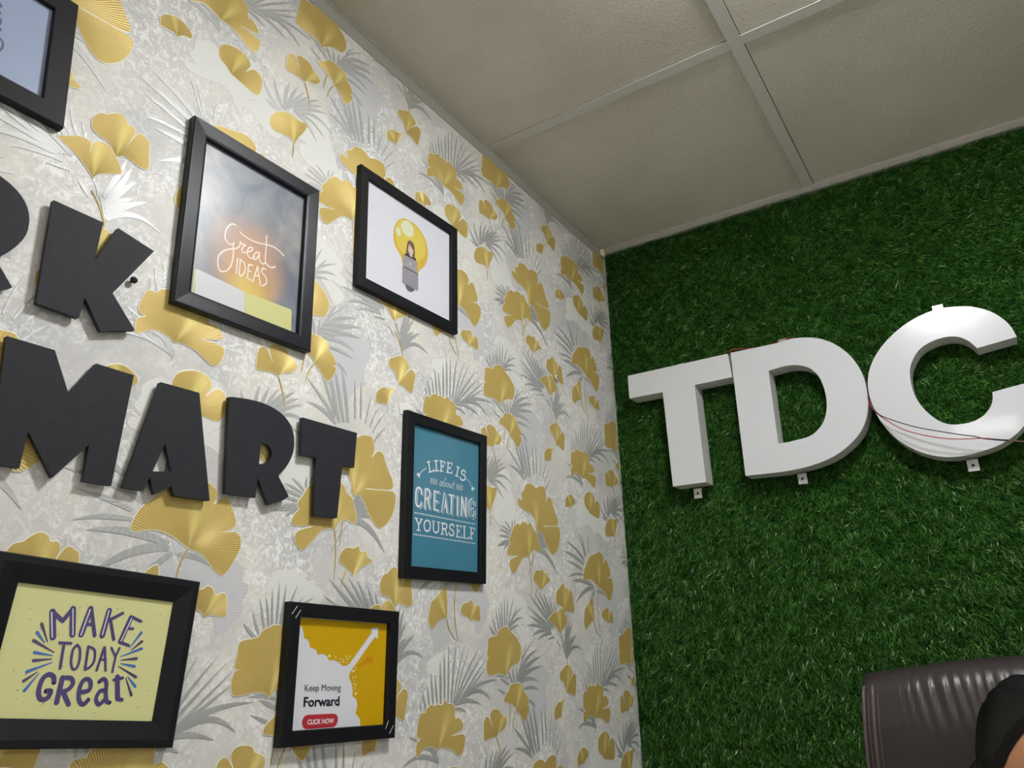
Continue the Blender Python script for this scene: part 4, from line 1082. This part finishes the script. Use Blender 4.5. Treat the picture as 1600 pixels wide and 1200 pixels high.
def grass():
    n, n1 = 650000, 350000                       # most of them where the photograph looks
    x = np.concatenate([RNG.uniform(GX0 + 0.001, 1.5, n1) + np.where(RNG.random(n1) < 0.15, RNG.uniform(0, 0.3, n1), 0), RNG.uniform(GX0 + 0.001, GX1, n - n1)]); top = EYE + 1.1385 - 0.026 * x - 0.006
    u = RNG.uniform(0, 1, n); lo = np.where(np.arange(n) < n1, EYE - 0.32 - RNG.random(n) ** 3 * 0.3, GZ0); z = u * (top - lo) + lo
    L = RNG.uniform(0.012, 0.027, n) * RNG.uniform(0.8, 1.15, n); W = RNG.uniform(0.0009, 0.0017, n)
    # tufts share a lean
    gx, gz = np.floor(x / 0.011).astype(int), np.floor(z / 0.011).astype(int)
    h = np.sin(gx * 127.1 + gz * 311.7) * 43758.5453; h -= np.floor(h)
    h2 = np.sin(gx * 269.5 + gz * 183.3) * 24634.63; h2 -= np.floor(h2)
    lean = 0.55 * np.sin(x * 3.1 + 1.0) * np.sin(z * 2.3 + 0.4) - 0.85
    th = lean + (h - 0.5) * 2.2 + RNG.normal(0, 0.55, n)
    tilt = np.clip(0.62 + 0.40 * h2 + RNG.normal(0, 0.25, n), 0.05, 1.35)     # 0 = straight out, ~1.4 = lying on the wall
    dx, dz = np.cos(th) * np.sin(tilt), np.sin(th) * np.sin(tilt); dy = -np.cos(tilt)
    dx = np.where((x < 0.03) & (dx < 0), -dx, dx)
    # blades near the left edge fan over the wallpaper's edge
    base = np.stack([x, np.full(n, 0.017), z], 1); d = np.stack([dx, dy, dz], 1)
    phi = RNG.uniform(0, np.pi, n)
    sx = np.stack([np.cos(phi), np.zeros(n), np.sin(phi)], 1)
    s = sx - d * np.sum(sx * d, 1)[:, None]; s /= np.linalg.norm(s, axis=1)[:, None]
    curl = RNG.normal(0, 0.22, (n, 3)); curl[:, 2] -= 0.22; curl[:, 1] -= 0.0
    p1 = base + d * (L * 0.55)[:, None]; p2 = base + d * L[:, None] + curl * (L * 0.5)[:, None]
    for p in (p1, p2):
        p[:, 0] = np.maximum(p[:, 0], 0.0012); p[:, 1] = np.clip(p[:, 1], -0.014, 0.016)
    p2[:, 2] = np.minimum(p2[:, 2], EYE + 1.1385 - 0.026 * p2[:, 0] - 0.004)
    s1 = s * W[:, None] * 0.5
    V = np.stack([base - s1, base + s1, p1 + s1 * 0.9, p1 - s1 * 0.9, p2], 1).reshape(-1, 3)
    k = np.arange(n) * 5
    loops = np.stack([k, k + 1, k + 2, k + 3, k + 3, k + 2, k + 4], 1).ravel()
    starts = np.stack([np.arange(n) * 7, np.arange(n) * 7 + 4], 1).ravel(); tot = np.tile([4, 3], n)
    me = bpy.data.meshes.new('artificial_grass')
    me.vertices.add(len(V)); me.vertices.foreach_set('co', V.ravel())
    me.loops.add(len(loops)); me.loops.foreach_set('vertex_index', loops.astype(np.int32))
    me.polygons.add(2 * n); me.polygons.foreach_set('loop_start', starts.astype(np.int32)); me.polygons.foreach_set('loop_total', tot.astype(np.int32))
    me.update(); me.validate()
    tone = np.clip(RNG.normal(0.36, 0.21, n) + (h2 - 0.5) * 0.10 + (RNG.random(n) > 0.984) * 0.55, 0, 1)
    a = me.attributes.new('tone', 'FLOAT', 'POINT')
    a.data.foreach_set('value', np.repeat(tone, 5).astype(np.float32))
    o = link('artificial_grass', me, None, M['blade'])
    tag(o, 'dark green artificial grass covering the wall behind the white letters', 'grass', kind='stuff')
    bb = MB(); v = []
    for y in (0.0165, 0.0198):
        v += [(0.0, y, GZ0 + 0.001), (GX1, y, GZ0 + 0.001), (GX1, y, ceil_z(GX1, 0) - 0.005), (0.0, y, ceil_z(0, 0) - 0.005)]
    bb.add(v, [(3, 2, 1, 0), (4, 5, 6, 7), (0, 1, 5, 4), (1, 2, 6, 5), (2, 3, 7, 6), (3, 0, 4, 7)])
    bb.build('backing', M['turf_back'], o)
    return o


grass()
# chip of cream foam stuck in the corner under the ceiling
cx, cz = on_back(934.5, 399.5, -0.012)
b = MB(); b.add([(0.003, -0.022, cz + 0.012), (0.012, -0.02, cz + 0.013), (0.0135, -0.018, cz - 0.006), (0.009, -0.02, cz - 0.011), (0.004, -0.022, cz - 0.004),
                 (0.003, -0.008, cz + 0.012), (0.012, -0.008, cz + 0.013), (0.0135, -0.008, cz - 0.006), (0.009, -0.008, cz - 0.011), (0.004, -0.008, cz - 0.004)],
                [(0, 1, 2, 3, 4), (9, 8, 7, 6, 5), (0, 5, 6, 1), (1, 6, 7, 2), (2, 7, 8, 3), (3, 8, 9, 4), (4, 9, 5, 0)])
o = b.build('plaster_chip', M['cream']); tag(o, 'small cream chip stuck in the corner under the ceiling', 'chip')

# ------------------------------------------------------------------ white sign letters on the grass
TY = -0.048
h1, h2_, h3 = Z(960, 470, 3.75), Z(960, 430, 2.5), Z(1240, 460, 3.75)


def sign_letter(outlines, label, tabs):
    xs = [p[0] for p in outlines[0]]; zs = [p[1] for p in outlines[0]]
    c = (sum(xs) / len(xs), sum(zs) / len(zs))
    t = empty('sign_letter', (c[0], 0, c[1]), label, 'letter', 'white sign letters on the grass wall')
    loc = [[(p[0] - c[0], p[1] - c[1]) for p in ol] for ol in outlines]
    v, f = fill2d(loc, extrude=0.0012)
    o = link('front_panel', mesh('front_panel', [(p[0], TY + 0.0012 - p[2], p[1]) for p in v], f), t, M['acrylic'])
    bv = o.modifiers.new('bevel', 'BEVEL'); bv.width = 0.0006; bv.segments = 2; bv.limit_method = 'ANGLE'
    mb = MB()
    for ol in loc:
        n = len(ol)
        mb.add([(p[0], TY + 0.0022, p[1]) for p in ol] + [(p[0], 0.004, p[1]) for p in ol], [(i, (i + 1) % n, n + (i + 1) % n, n + i) for i in range(n)])
    mb.build('side_return', M['ret'], t)
    for px_, py_, dirz, yy in tabs:
        x, z = on_back(px_, py_, yy); x -= c[0]; z -= c[1]
        w_, h_ = 0.0105, 0.0125
        hole = ellipse((0, -0.003 * dirz * 0), 0.0032, 0.0032, 12)
        v, f = fill2d([[(-w_, -h_), (w_, -h_), (w_, h_), (-w_, h_)], hole], extrude=0.0007)
        m2 = MB(); m2.add([(x + p[0], yy - p[2], z + p[1]) for p in v], f)
        m2.box((x - w_ * 0.9, yy + 0.0005, z + (h_ - 0.0015 if dirz > 0 else -h_)), (x + w_ * 0.9, yy + 0.012, z + (h_ if dirz > 0 else -h_ + 0.0015)))
        tb = m2.build('mounting_tab', M['metal'], t)
        sv, sf = lathe([(0.0028, 0), (0.0028, 0.0015), (0.001, 0.002)], 10)
        link('tab_screw', mesh('tab_screw', [(x + p[0], yy - p[2] + 0.001, z + p[1]) for p in sv], sf), tb, M['black'])
    return t


sign_letter([h1.B([(78, 440), (663, 310), (690, 447), (470, 493), (537, 1062), (343, 1088), (283, 535), (88, 572)], TY)],
            'white block letter T, leftmost on the grass wall', [(1090.5, 771, 1, -0.016), (1064, 575, -1, -0.014)])
D_O = catmull(h1.B([(680, 305)], TY) and [(*h1.B([(680, 305)], TY)[0], 1)] + h3.B([(-110, 288), (0, 258), (100, 253), (185, 268), (272, 310), (350, 380), (402, 465), (430, 560), (437, 640), (425, 730), (388, 812), (320, 888), (230, 952), (120, 998), (0, 1028), (-110, 1045)], TY) + [(*h1.B([(768, 1025)], TY)[0], 1)], 5)
D_H = catmull([(*on_back(1200.8, 579.3, TY), 1)] + h3.B([(-60, 422), (0, 414), (60, 420), (110, 442), (150, 485), (180, 555), (194, 640), (185, 720), (152, 782), (95, 830), (0, 857), (-45, 868)], TY) + [(*on_back(1216, 692.7, TY), 1)], 5)
sign_letter([D_O, D_H], 'white block letter D in the middle, with a closed counter', [(1254, 748, 1, -0.016), (1223.5, 537, -1, -0.014)])
C_P = [(1308, 248, 1), (1270, 185), (1215, 135), (1140, 95), (1040, 72), (950, 72), (850, 85), (740, 125), (640, 185), (550, 265), (485, 350), (445, 440), (435, 520), (445, 595), (480, 690), (530, 770), (610, 850), (700, 905), (800, 940), (900, 953), (1000, 945), (1100, 920), (1200, 885), (1290, 830), (1350, 770), (1395, 700), (1420, 620), (1428, 560), (1422, 503, 1),
       (1165, 572, 1), (1166, 620), (1150, 665), (1110, 712), (1050, 745), (980, 760), (920, 762), (860, 745), (800, 705), (750, 655), (710, 590), (688, 520), (682, 440), (700, 380), (740, 320), (810, 275), (890, 250), (960, 248), (1020, 270), (1058, 300), (1075, 315, 1)]
C_O = catmull([(*q, 1) if len(p) > 2 else q for p, q in zip(C_P, h3.B(C_P, TY))], 5)
sign_letter([C_O], 'white block letter C at the right, open to the right', [(1520.5, 727, 1, -0.016), (1466, 485, -1, -0.040)])

# cables
def cable(name, pts, mat, label, r=0.0011):
    """pts: (photo x, photo y, distance in front of the grass wall)"""
    P = [(on_back(a, c, y)[0], y, on_back(a, c, y)[1]) for a, c, y in pts]
    xs = catmull([(p[0], p[2]) for p in P], 6, False); ys = catmull([(p[1], 0) for p in P], 6, False)
    o = tube(name, [(a[0], d[0], a[1]) for a, d in zip(xs, ys)], r, mat)
    tag(o, label, 'cable'); return o


q = lambda L_: [(1240 + x / 3.75, 460 + y / 3.75, d) for x, y, d in L_]
cable('cable', q([(425, 500, -0.02), (433, 590, -0.045), (452, 650, -0.056), (492, 700, -0.062), (580, 760, -0.072), (660, 798, -0.078), (780, 828, -0.082), (900, 845, -0.082), (1000, 847, -0.08), (1110, 843, -0.078), (1200, 850, -0.076), (1262, 856, -0.075)]),
      M['red_wire'], 'thin red cable hanging across the foot of the letter C')
cable('cable', q([(420, 480, -0.02), (430, 545, -0.045), (443, 610, -0.056), (485, 690, -0.062), (560, 730, -0.072), (720, 778, -0.078), (860, 803, -0.082), (980, 822, -0.082), (1060, 832, -0.08), (1130, 848, -0.0795), (1260, 853, -0.0785)]),
      M['black_wire'], 'thin black cable hanging across the foot of the letter C')
cable('cable', q([(1130, 846, -0.0765), (1250, 857, -0.077), (1350, 862, -0.075), (1450, 866, -0.065), (1520, 868, -0.02)]),
      M['brown_wire'], 'brown sheathed cable leaving the letter C to the right', 0.0016)
cable('cable', [(1137.5, 562, -0.03), (1138, 553, -0.047), (1141, 547.5, -0.047), (1147, 545.5, -0.044), (1160, 545.5, -0.036), (1185, 543, -0.03), (1205, 538, -0.03), (1222, 531.5, -0.034), (1238, 528.5, -0.034), (1250, 532, -0.028)],
      M['red_wire'], 'short red cable looping over the top of the letter D', 0.0010)

# ------------------------------------------------------------------ office chair
def on_plane_y(px_, py_, y):
    return on_back(px_, py_, y)


BY = -0.36                                  # front of the chair back
xl, _ = on_plane_y(1343, 1120, BY)
_, zt1 = on_plane_y(1400, 1052, BY)
CW = 0.56
ccx = xl + CW / 2
_, ztop = on_plane_y(1600, 1031, BY)
chair = empty('office_chair', (ccx, BY + 0.1, 0), 'brown leather high-back office chair in front of the grass wall', 'chair')


def chair_back():
    nu, nv = 120, 90
    H0, H1 = 0.50, ztop + 0.004
    def front(u, v):
        e = abs(u - 0.5) * 2
        ztp = H1 - 0.030 * max(0, (e - 0.1)) ** 1.5 - 0.004 * e
        z = H0 + (ztp - H0) * v
        x = (u - 0.5) * (CW + 2 * min(0.05, 0.075 * (H1 - z)))
        kt = 0.105 - (H1 - z); kt = (math.sqrt(kt * kt + 0.0002) + kt) / 2
        # rounded edge: pillow shape
        ed = max(0.0, (e - 0.93) / 0.07); tp = max(0.0, (v - 0.955) / 0.045)
        y = BY + 0.035 * (1 - math.sqrt(max(0, 1 - ed * ed))) + 0.035 * (1 - math.sqrt(max(0, 1 - tp * tp))) + 0.035 * (e ** 2) - 0.015 + 0.36 * kt
        # creases under the head-rest
        dz = H1 - z
        env = math.exp(-((dz - 0.066) / 0.040) ** 2) * max(0, min(1, (u - 0.10) / 0.10)) * max(0, min(1, (0.92 - u) / 0.10))
        slant = x + 0.14 * (dz - 0.05) * -1
        y += env * (0.0040 * math.sin(slant * 350 + 1.3 * math.sin(slant * 61)) + 0.0016 * math.sin(slant * 520 + dz * 60))
        # a shallow roll across the back
        y += 0.006 * math.exp(-((dz - 0.20) / 0.03) ** 2)
        return (x, y - (BY + 0.1), z)
    v, f = [], []
    for j in range(nv + 1):
        for i in range(nu + 1): v.append(front(i / nu, j / nv))
    nb = len(v)
    for j in range(nv + 1):
        for i in range(nu + 1):
            x, y, z = front(i / nu, j / nv); e = abs(i / nu - 0.5) * 2
            v.append((x, 0.06 - 0.03 * e ** 4 - 0.02 * (j / nv) ** 6, z))
    idx = lambda i, j: j * (nu + 1) + i
    for j in range(nv):
        for i in range(nu):
            a, c, d, e = idx(i, j), idx(i + 1, j), idx(i + 1, j + 1), idx(i, j + 1)
            f.append((a, c, d, e)); f.append((nb + e, nb + d, nb + c, nb + a))
    for i in range(nu):
        f.append((idx(i, 0), nb + idx(i, 0), nb + idx(i + 1, 0), idx(i + 1, 0)))
        f.append((idx(i, nv), idx(i + 1, nv), nb + idx(i + 1, nv), nb + idx(i, nv)))
    for j in range(nv):
        f.append((idx(0, j), idx(0, j + 1), nb + idx(0, j + 1), nb + idx(0, j)))
        f.append((idx(nu, j), nb + idx(nu, j), nb + idx(nu, j + 1), idx(nu, j + 1)))
    bk = link('backrest', mesh('backrest', v, f, True), chair, M['leather'])
    for sgn in (0, 1):
        for off, rr in ((0.010, 0.0032), (0.026, 0.0028)):
            pts = []
            for k in range(60):
                vv = 0.02 + 0.955 * k / 59
                u = off / CW if sgn == 0 else 1 - off / CW
                p = front(u, vv); pts.append((p[0], p[1] - 0.0008, p[2]))
            tube('piping', pts, rr, M['piping'], bk, keep=False)
        st = MB()
        for off in (0.018, 0.034):
            for k in range(150):
                vv = 0.03 + 0.93 * k / 150; u = off / CW if sgn == 0 else 1 - off / CW
                p, p2 = front(u, vv), front(u, vv + 0.0035)
                st.add([(p[0] - 0.0006, p[1] - 0.0012, p[2]), (p[0] + 0.0006, p[1] - 0.0012, p[2]), (p2[0] + 0.0006, p2[1] - 0.0012, p2[2]), (p2[0] - 0.0006, p2[1] - 0.0012, p2[2])], [(0, 1, 2, 3)])
        o = st.build('stitching', M['stitch'], bk); o['kind'] = 'stuff'
    return bk


def superbox(name, c, s, mat, parent, e=0.4, n=16):
    v, f = [], []
    sg = lambda q, p: math.copysign(abs(q) ** p, q)
    for j in range(n + 1):
        ph = -math.pi / 2 + math.pi * j / n
        for i in range(2 * n):
            t = math.pi * i / n
            v.append((c[0] + s[0] * sg(math.cos(ph), e) * sg(math.cos(t), e), c[1] + s[1] * sg(math.cos(ph), e) * sg(math.sin(t), e), c[2] + s[2] * sg(math.sin(ph), e)))
    for j in range(n):
        for i in range(2 * n):
            f.append((j * 2 * n + i, j * 2 * n + (i + 1) % (2 * n), (j + 1) * 2 * n + (i + 1) % (2 * n), (j + 1) * 2 * n + i))
    return link(name, mesh(name, v, f, True), parent, mat)


chair_back()
superbox('seat', (0, -0.34, 0.46), (0.27, 0.26, 0.06), M['leather'], chair)
for sx in (-1, 1):
    ar = superbox('armrest', (sx * 0.30, -0.30, 0.66), (0.035, 0.17, 0.022), M['leather'], chair)
    tube('arm_support', [(sx * 0.30, -0.16, 0.65), (sx * 0.305, -0.15, 0.52), (sx * 0.27, -0.2, 0.44), (sx * 0.18, -0.28, 0.415)], 0.016, M['plastic'], ar, keep=False)
v, f = lathe([(0.03, 0.1), (0.03, 0.28), (0.022, 0.29), (0.022, 0.40), (0.09, 0.405), (0.09, 0.42)], 20)
link('gas_column', mesh('gas_column', [(p[0], p[1] - 0.32, p[2]) for p in v], f, True), chair, M['plastic'])
for k in range(5):
    a = k * math.tau / 5 + 0.3; ex, ey = 0.31 * math.cos(a), 0.31 * math.sin(a) - 0.32
    lg = tube('base_leg', [(0, -0.32, 0.12), (ex * 0.5, (ey - 0.32) / 2 + 0.0, 0.11), (ex, ey, 0.075)], 0.02, M['plastic'], chair, keep=False)
    v, f = lathe([(0.012, -0.022), (0.028, -0.02), (0.030, 0), (0.028, 0.02), (0.012, 0.022)], 16)
    link('caster', mesh('caster', [(ex + p[2] * -math.sin(a), ey + p[2] * math.cos(a) + p[0] * 0, 0.031 + p[1]) if False else (ex + p[0] * math.cos(a) - p[2] * math.sin(a), ey + p[0] * math.sin(a) + p[2] * math.cos(a), 0.031 + p[1]) for p in v], f, True), lg, M['plastic'])

# ------------------------------------------------------------------ the person sitting in the chair
HD = 1.00                                     # head's distance along the view
dh = ray(1642, 1212); hc = CAM + dh * HD      # middle of the head
HY = math.radians(-20)                        # heading of the face: 0 = towards -y, turned to the right of the picture
fdir = Vector((math.sin(-HY), -math.cos(HY), -0.06)).normalized()
hz = Vector((0.05, 0.0, 1)).normalized(); hx = hz.cross(fdir).normalized() * -1; hz = fdir.cross(hx).normalized() * -1
if hz.z < 0: hz = -hz
person = empty('person', (float(hc[0]), float(hc[1]), 0), 'person with black hair seated in the leather chair, cut by the photo edge', 'person')
PO = Vector(person.location)


def skin_mesh(name, joints, edges, mat, parent, levels=2):
    me = bpy.data.meshes.new('tmp'); me.from_pydata([j[0] for j in joints], edges, [])
    ob = bpy.data.objects.new('tmp', me); COL.objects.link(ob)
    sk = ob.modifiers.new('skin', 'SKIN'); sk.use_smooth_shade = True
    for i, j in enumerate(joints):
        r = j[1] if isinstance(j[1], tuple) else (j[1], j[1])
        me.skin_vertices[0].data[i].radius = r
    me.skin_vertices[0].data[0].use_root = True
    ss = ob.modifiers.new('sub', 'SUBSURF'); ss.levels = levels; ss.render_levels = levels
    dg = bpy.context.evaluated_depsgraph_get(); dg.update()
    m2 = bpy.data.meshes.new_from_object(ob.evaluated_get(dg)); m2.name = name
    bpy.data.objects.remove(ob)
    m2.materials.clear(); m2.materials.append(mat)
    m2.polygons.foreach_set('use_smooth', [True] * len(m2.polygons))
    return m2


def local(x, y, z):
    """seat-based coordinates (x across, y out of the backrest towards -y) -> person local"""
    return (ccx + x - PO.x, BY - y - PO.y, z)


hl = Vector(hc) - PO
neck_top = hl - hz * 0.085 - fdir * 0.015
nb_ = Vector((hl.x * 0.75 + (ccx + 0.0 - PO.x) * 0.25, hl.y + 0.035, hl.z - 0.190))
pel = Vector(local(0.02, 0.17, 0.57)); chest = (nb_ * 0.55 + pel * 0.45) + Vector((0, 0.0, 0.03))
belly = (nb_ * 0.25 + pel * 0.75)
J, Ed = [], []
def j(p, r): J.append((tuple(p), r)); return len(J) - 1
jp = j(pel, 0.135); jb = j(belly, 0.118); jc = j(chest, 0.125); jn0 = j(nb_ + Vector((0, 0, -0.03)), 0.075); jn = j(nb_ + Vector((0, 0, 0.06)), 0.050); jt = j(neck_top, 0.047)
Ed += [(jp, jb), (jb, jc), (jc, jn0), (jn0, jn), (jn, jt)]
SL, LGS = [], []
for sx in (-1, 1):
    sh_ = j(nb_ + Vector((sx * 0.165, 0.0, -0.055)), 0.052); el = j(nb_ + Vector((sx * 0.225, -0.07, -0.33)), 0.040); wr = j(nb_ + Vector((sx * 0.16, -0.30, -0.40)), 0.027); hd = j(nb_ + Vector((sx * 0.14, -0.37, -0.41)), 0.030)
    Ed += [(jc, sh_), (sh_, el), (el, wr), (wr, hd)]
    SL.append((sh_, el, wr))
    for k in range(4):
        b0 = j(Vector(J[hd][0]) + Vector(((k - 1.5) * 0.019, -0.045, -0.004)), 0.0085); b1 = j(Vector(J[b0][0]) + Vector((0, -0.03 - 0.004 * (k in (1, 2)), -0.010)), 0.0075); b2_ = j(Vector(J[b1][0]) + Vector((0, -0.018, -0.018)), 0.0062)
        Ed += [(hd, b0), (b0, b1), (b1, b2_)]
    t0 = j(Vector(J[hd][0]) + Vector((-sx * 0.034, -0.012, -0.004)), 0.010); t1 = j(Vector(J[t0][0]) + Vector((-sx * 0.014, -0.03, -0.008)), 0.008); Ed += [(hd, t0), (t0, t1)]
    hp = j(pel + Vector((sx * 0.10, -0.06, -0.02)), 0.090); kn = j(pel + Vector((sx * 0.13, -0.46, -0.02)), 0.062); an = j(pel + Vector((sx * 0.13, -0.47, -0.47)), 0.040); toe = j(pel + Vector((sx * 0.14, -0.62, -0.53)), 0.034)
    Ed += [(jp, hp), (hp, kn), (kn, an), (an, toe)]
    LGS.append((hp, kn, an, toe))
body = skin_mesh('body', J, Ed, M['skin'], person)


def head_mesh():
    """head: skull, brow, nose, lips, chin; x right, y = forward, z up, then turned into the pose"""
    nu, nv = 48, 40; v, f = [], []
    for jv in range(nv + 1):
        ph = -math.pi / 2 + math.pi * jv / nv
        for iu in range(nu):
            th = math.tau * iu / nu
            X, Yf, Zz = math.cos(ph) * math.sin(th), math.cos(ph) * math.cos(th), math.sin(ph)
            x, y, z = X * 0.074, Yf * 0.094, Zz * 0.118
            if z < 0:                     # jaw narrows
                k = -z / 0.118; x *= 1 - 0.30 * k; y = y * (1 - 0.22 * k) + 0.020 * k
            if Yf > 0: y = y * (1 - 0.10 * abs(Yf))
            fr = max(0, Yf)
            g = lambda cx, cz, sx_, sz_: math.exp(-((x - cx) / sx_) ** 2 - ((z - cz) / sz_) ** 2) * (fr ** 2)
            y += 0.020 * g(0, -0.030, 0.011, 0.022) + 0.010 * g(0, -0.008, 0.008, 0.022)   # nose
            y -= 0.009 * (g(0.031, -0.004, 0.014, 0.010) + g(-0.031, -0.004, 0.014, 0.010))   # eye sockets
            y += 0.004 * g(0, 0.018, 0.04, 0.010)                                           # brow
            y += 0.006 * g(0, -0.066, 0.020, 0.006) - 0.003 * g(0, -0.0605, 0.02, 0.003) + 0.005 * g(0, -0.098, 0.018, 0.012)
            v.append((x, y, z))
    for jv in range(nv):
        for iu in range(nu):
            f.append((jv * nu + iu, jv * nu + (iu + 1) % nu, (jv + 1) * nu + (iu + 1) % nu, (jv + 1) * nu + iu))
    # ears
    for sx in (-1, 1):
        n0 = len(v); m = 14
        for ring, (s, dx) in enumerate(((1.0, 0.0), (1.06, 0.012), (0.9, 0.018), (0.62, 0.012), (0.3, 0.008))):
            for k in range(m):
                t = math.tau * k / m
                v.append((sx * (0.066 + dx * 0.7), -0.006 + 0.017 * s * math.cos(t) - 0.010 * (dx / 0.018), -0.012 + 0.031 * s * math.sin(t) * (1 if math.sin(t) > 0 else 0.85)))
        for ring in range(4):
            for k in range(m): f.append((n0 + ring * m + k, n0 + ring * m + (k + 1) % m, n0 + (ring + 1) * m + (k + 1) % m, n0 + (ring + 1) * m + k))
        f.append(tuple(n0 + 4 * m + k for k in range(m)))
    return v, f


RM = Matrix((hx, fdir, hz)).transposed()      # columns: right, forward, up
if RM.determinant() < 0: RM = Matrix((-hx, fdir, hz)).transposed()
to_head = lambda p: RM @ Vector(p) + hl
hv, hf = head_mesh()
bm = bmesh.new(); bm.from_mesh(body)
vs = [bm.verts.new(to_head(p)) for p in hv]
for q_ in hf:
    try: fc = bm.faces.new([vs[i] for i in q_]); fc.smooth = True
    except ValueError: pass
bmesh.ops.recalc_face_normals(bm, faces=bm.faces)
bm.to_mesh(body); bm.free()
link('body', body, person, None)
for sx in (-1, 1):
    s_ = superbox('eye', (sx * 0.031, 0.0715, -0.004), (0.0112, 0.0112, 0.0095), M['plaster'], person, 1.0, 10)
    s_.data.transform(Matrix.Translation(hl) @ RM.to_4x4())
    s2 = superbox('iris', (sx * 0.031, 0.0815, -0.004), (0.005, 0.0025, 0.005), M['black'], s_, 1.0, 8); s2.data.transform(Matrix.Translation(hl) @ RM.to_4x4())


def hair():
    """cap of black hair with a side parting, tucked behind the ears and gathered at the nape"""
    nu, nv = 96, 56; v, f = [], []
    def shell(th, ph, extra):
        X, Yf, Zz = math.cos(ph) * math.sin(th), math.cos(ph) * math.cos(th), math.sin(ph)
        R0 = 1.0 + extra
        x, y, z = X * 0.0735 * R0, Yf * 0.097 * R0 - 0.006, Zz * 0.118 * R0
        strand = 0.0012 * math.sin(th * 46 + 5 * math.sin(ph * 3)) + 0.0006 * math.sin(th * 101 + ph * 7)
        n = Vector((X, Yf, Zz)); part = -0.0035 * math.exp(-((x - 0.012) / 0.004) ** 2) * max(0, Zz) * (1 if y > -0.02 else 0)
        return Vector((x, y, z)) + n * (strand + part)
    def lower(th):
        """latitude of the hair's edge: high over the forehead, low at the back"""
        a = abs((th + math.pi) % math.tau - math.pi)      # 0 = straight ahead
        if a < 0.55: return 0.70 - 0.06 * (a / 0.55)
        if a < 1.15: return 0.64 - 0.56 * ((a - 0.55) / 0.60) ** 1.5
        if a < 1.62: return 0.08 - 0.16 * (a - 1.15) / 0.47
        return -0.08 - 1.05 * min(1, (a - 1.62) / 0.45)
    for iv in range(nv + 1):
        for iu in range(nu):
            th = math.tau * iu / nu; lo = lower(th)
            ph = lo + (math.pi / 2 - lo) * iv / nv
            puff = 0.115 * min(1.0, 0.25 + (iv / nv) * 7) * (1 - 0.25 * (iv / nv) ** 4)
            v.append(shell(th, ph, puff))
    n0 = len(v)
    for iu in range(nu): th = math.tau * iu / nu; v.append(shell(th, lower(th), -0.03))
    for iv in range(nv):
        for iu in range(nu): f.append((iv * nu + iu, iv * nu + (iu + 1) % nu, (iv + 1) * nu + (iu + 1) % nu, (iv + 1) * nu + iu))
    for iu in range(nu): f.append((n0 + iu, n0 + (iu + 1) % nu, (iu + 1) % nu, iu))
    # gathered lengths behind the neck
    n1 = len(v); m, L_ = 20, 16
    for i in range(L_ + 1):
        t = i / L_; c = Vector((0, -0.058 + 0.006 * math.sin(t * 2.5), 0.04 - 0.25 * t)); g_ = math.sqrt(min(1, t * 5 + 0.004)); rx_, ry_ = 0.092 * (1 - 0.3 * t) * g_, 0.036 * (1 - 0.3 * t) * g_
        for k in range(m):
            a = math.tau * k / m; v.append(c + Vector((rx_ * math.cos(a) * (1 + 0.04 * math.sin(9 * a)), ry_ * math.sin(a), 0)))
    for i in range(L_):
        for k in range(m): f.append((n1 + i * m + k, n1 + (i + 1) * m + k, n1 + (i + 1) * m + (k + 1) % m, n1 + i * m + (k + 1) % m))
    f.append(tuple(n1 + L_ * m + k for k in range(m))); f.append(tuple(n1 + m - 1 - k for k in range(m)))
    me = mesh('hair', [to_head(p) for p in v], f, True)
    return link('hair', me, person, M['hair'])


hair()
# clothes follow the body a little outside it
def sub(joints_idx, grow, cut=None): return [(J[i][0], (J[i][1] if not isinstance(J[i][1], tuple) else J[i][1][0]) + grow) for i in joints_idx]
idx = [jp, jb, jc, jn0]; E2 = [(0, 1), (1, 2), (2, 3)]
for s_ in SL:
    k0 = len(idx); idx += list(s_[:2]); E2 += [(2, k0), (k0, k0 + 1)]
shirt = skin_mesh('shirt', sub(idx, 0.026), E2, M['cloth'], person); link('shirt', shirt, person, None)
idx = [jp]; E2 = []
J.append((tuple(pel * 0.4 + belly * 0.6), 0.130)); waist = len(J) - 1
idx.append(waist); E2.append((0, 1))
for s_ in LGS:
    k0 = len(idx); idx += list(s_[:3]); E2 += [(0, k0), (k0, k0 + 1), (k0 + 1, k0 + 2)]
tr_ = skin_mesh('trousers', sub(idx, 0.020), E2, M['trousers'], person); link('trousers', tr_, person, None)
for s_ in LGS:
    a = Vector(J[s_[2]][0]); tt = Vector(J[s_[3]][0])
    superbox('shoe', tuple(a * 0.45 + tt * 0.55 + Vector((0, 0.01, -0.01))), (0.046, 0.13, 0.042), M['black'], person, 0.7, 12)
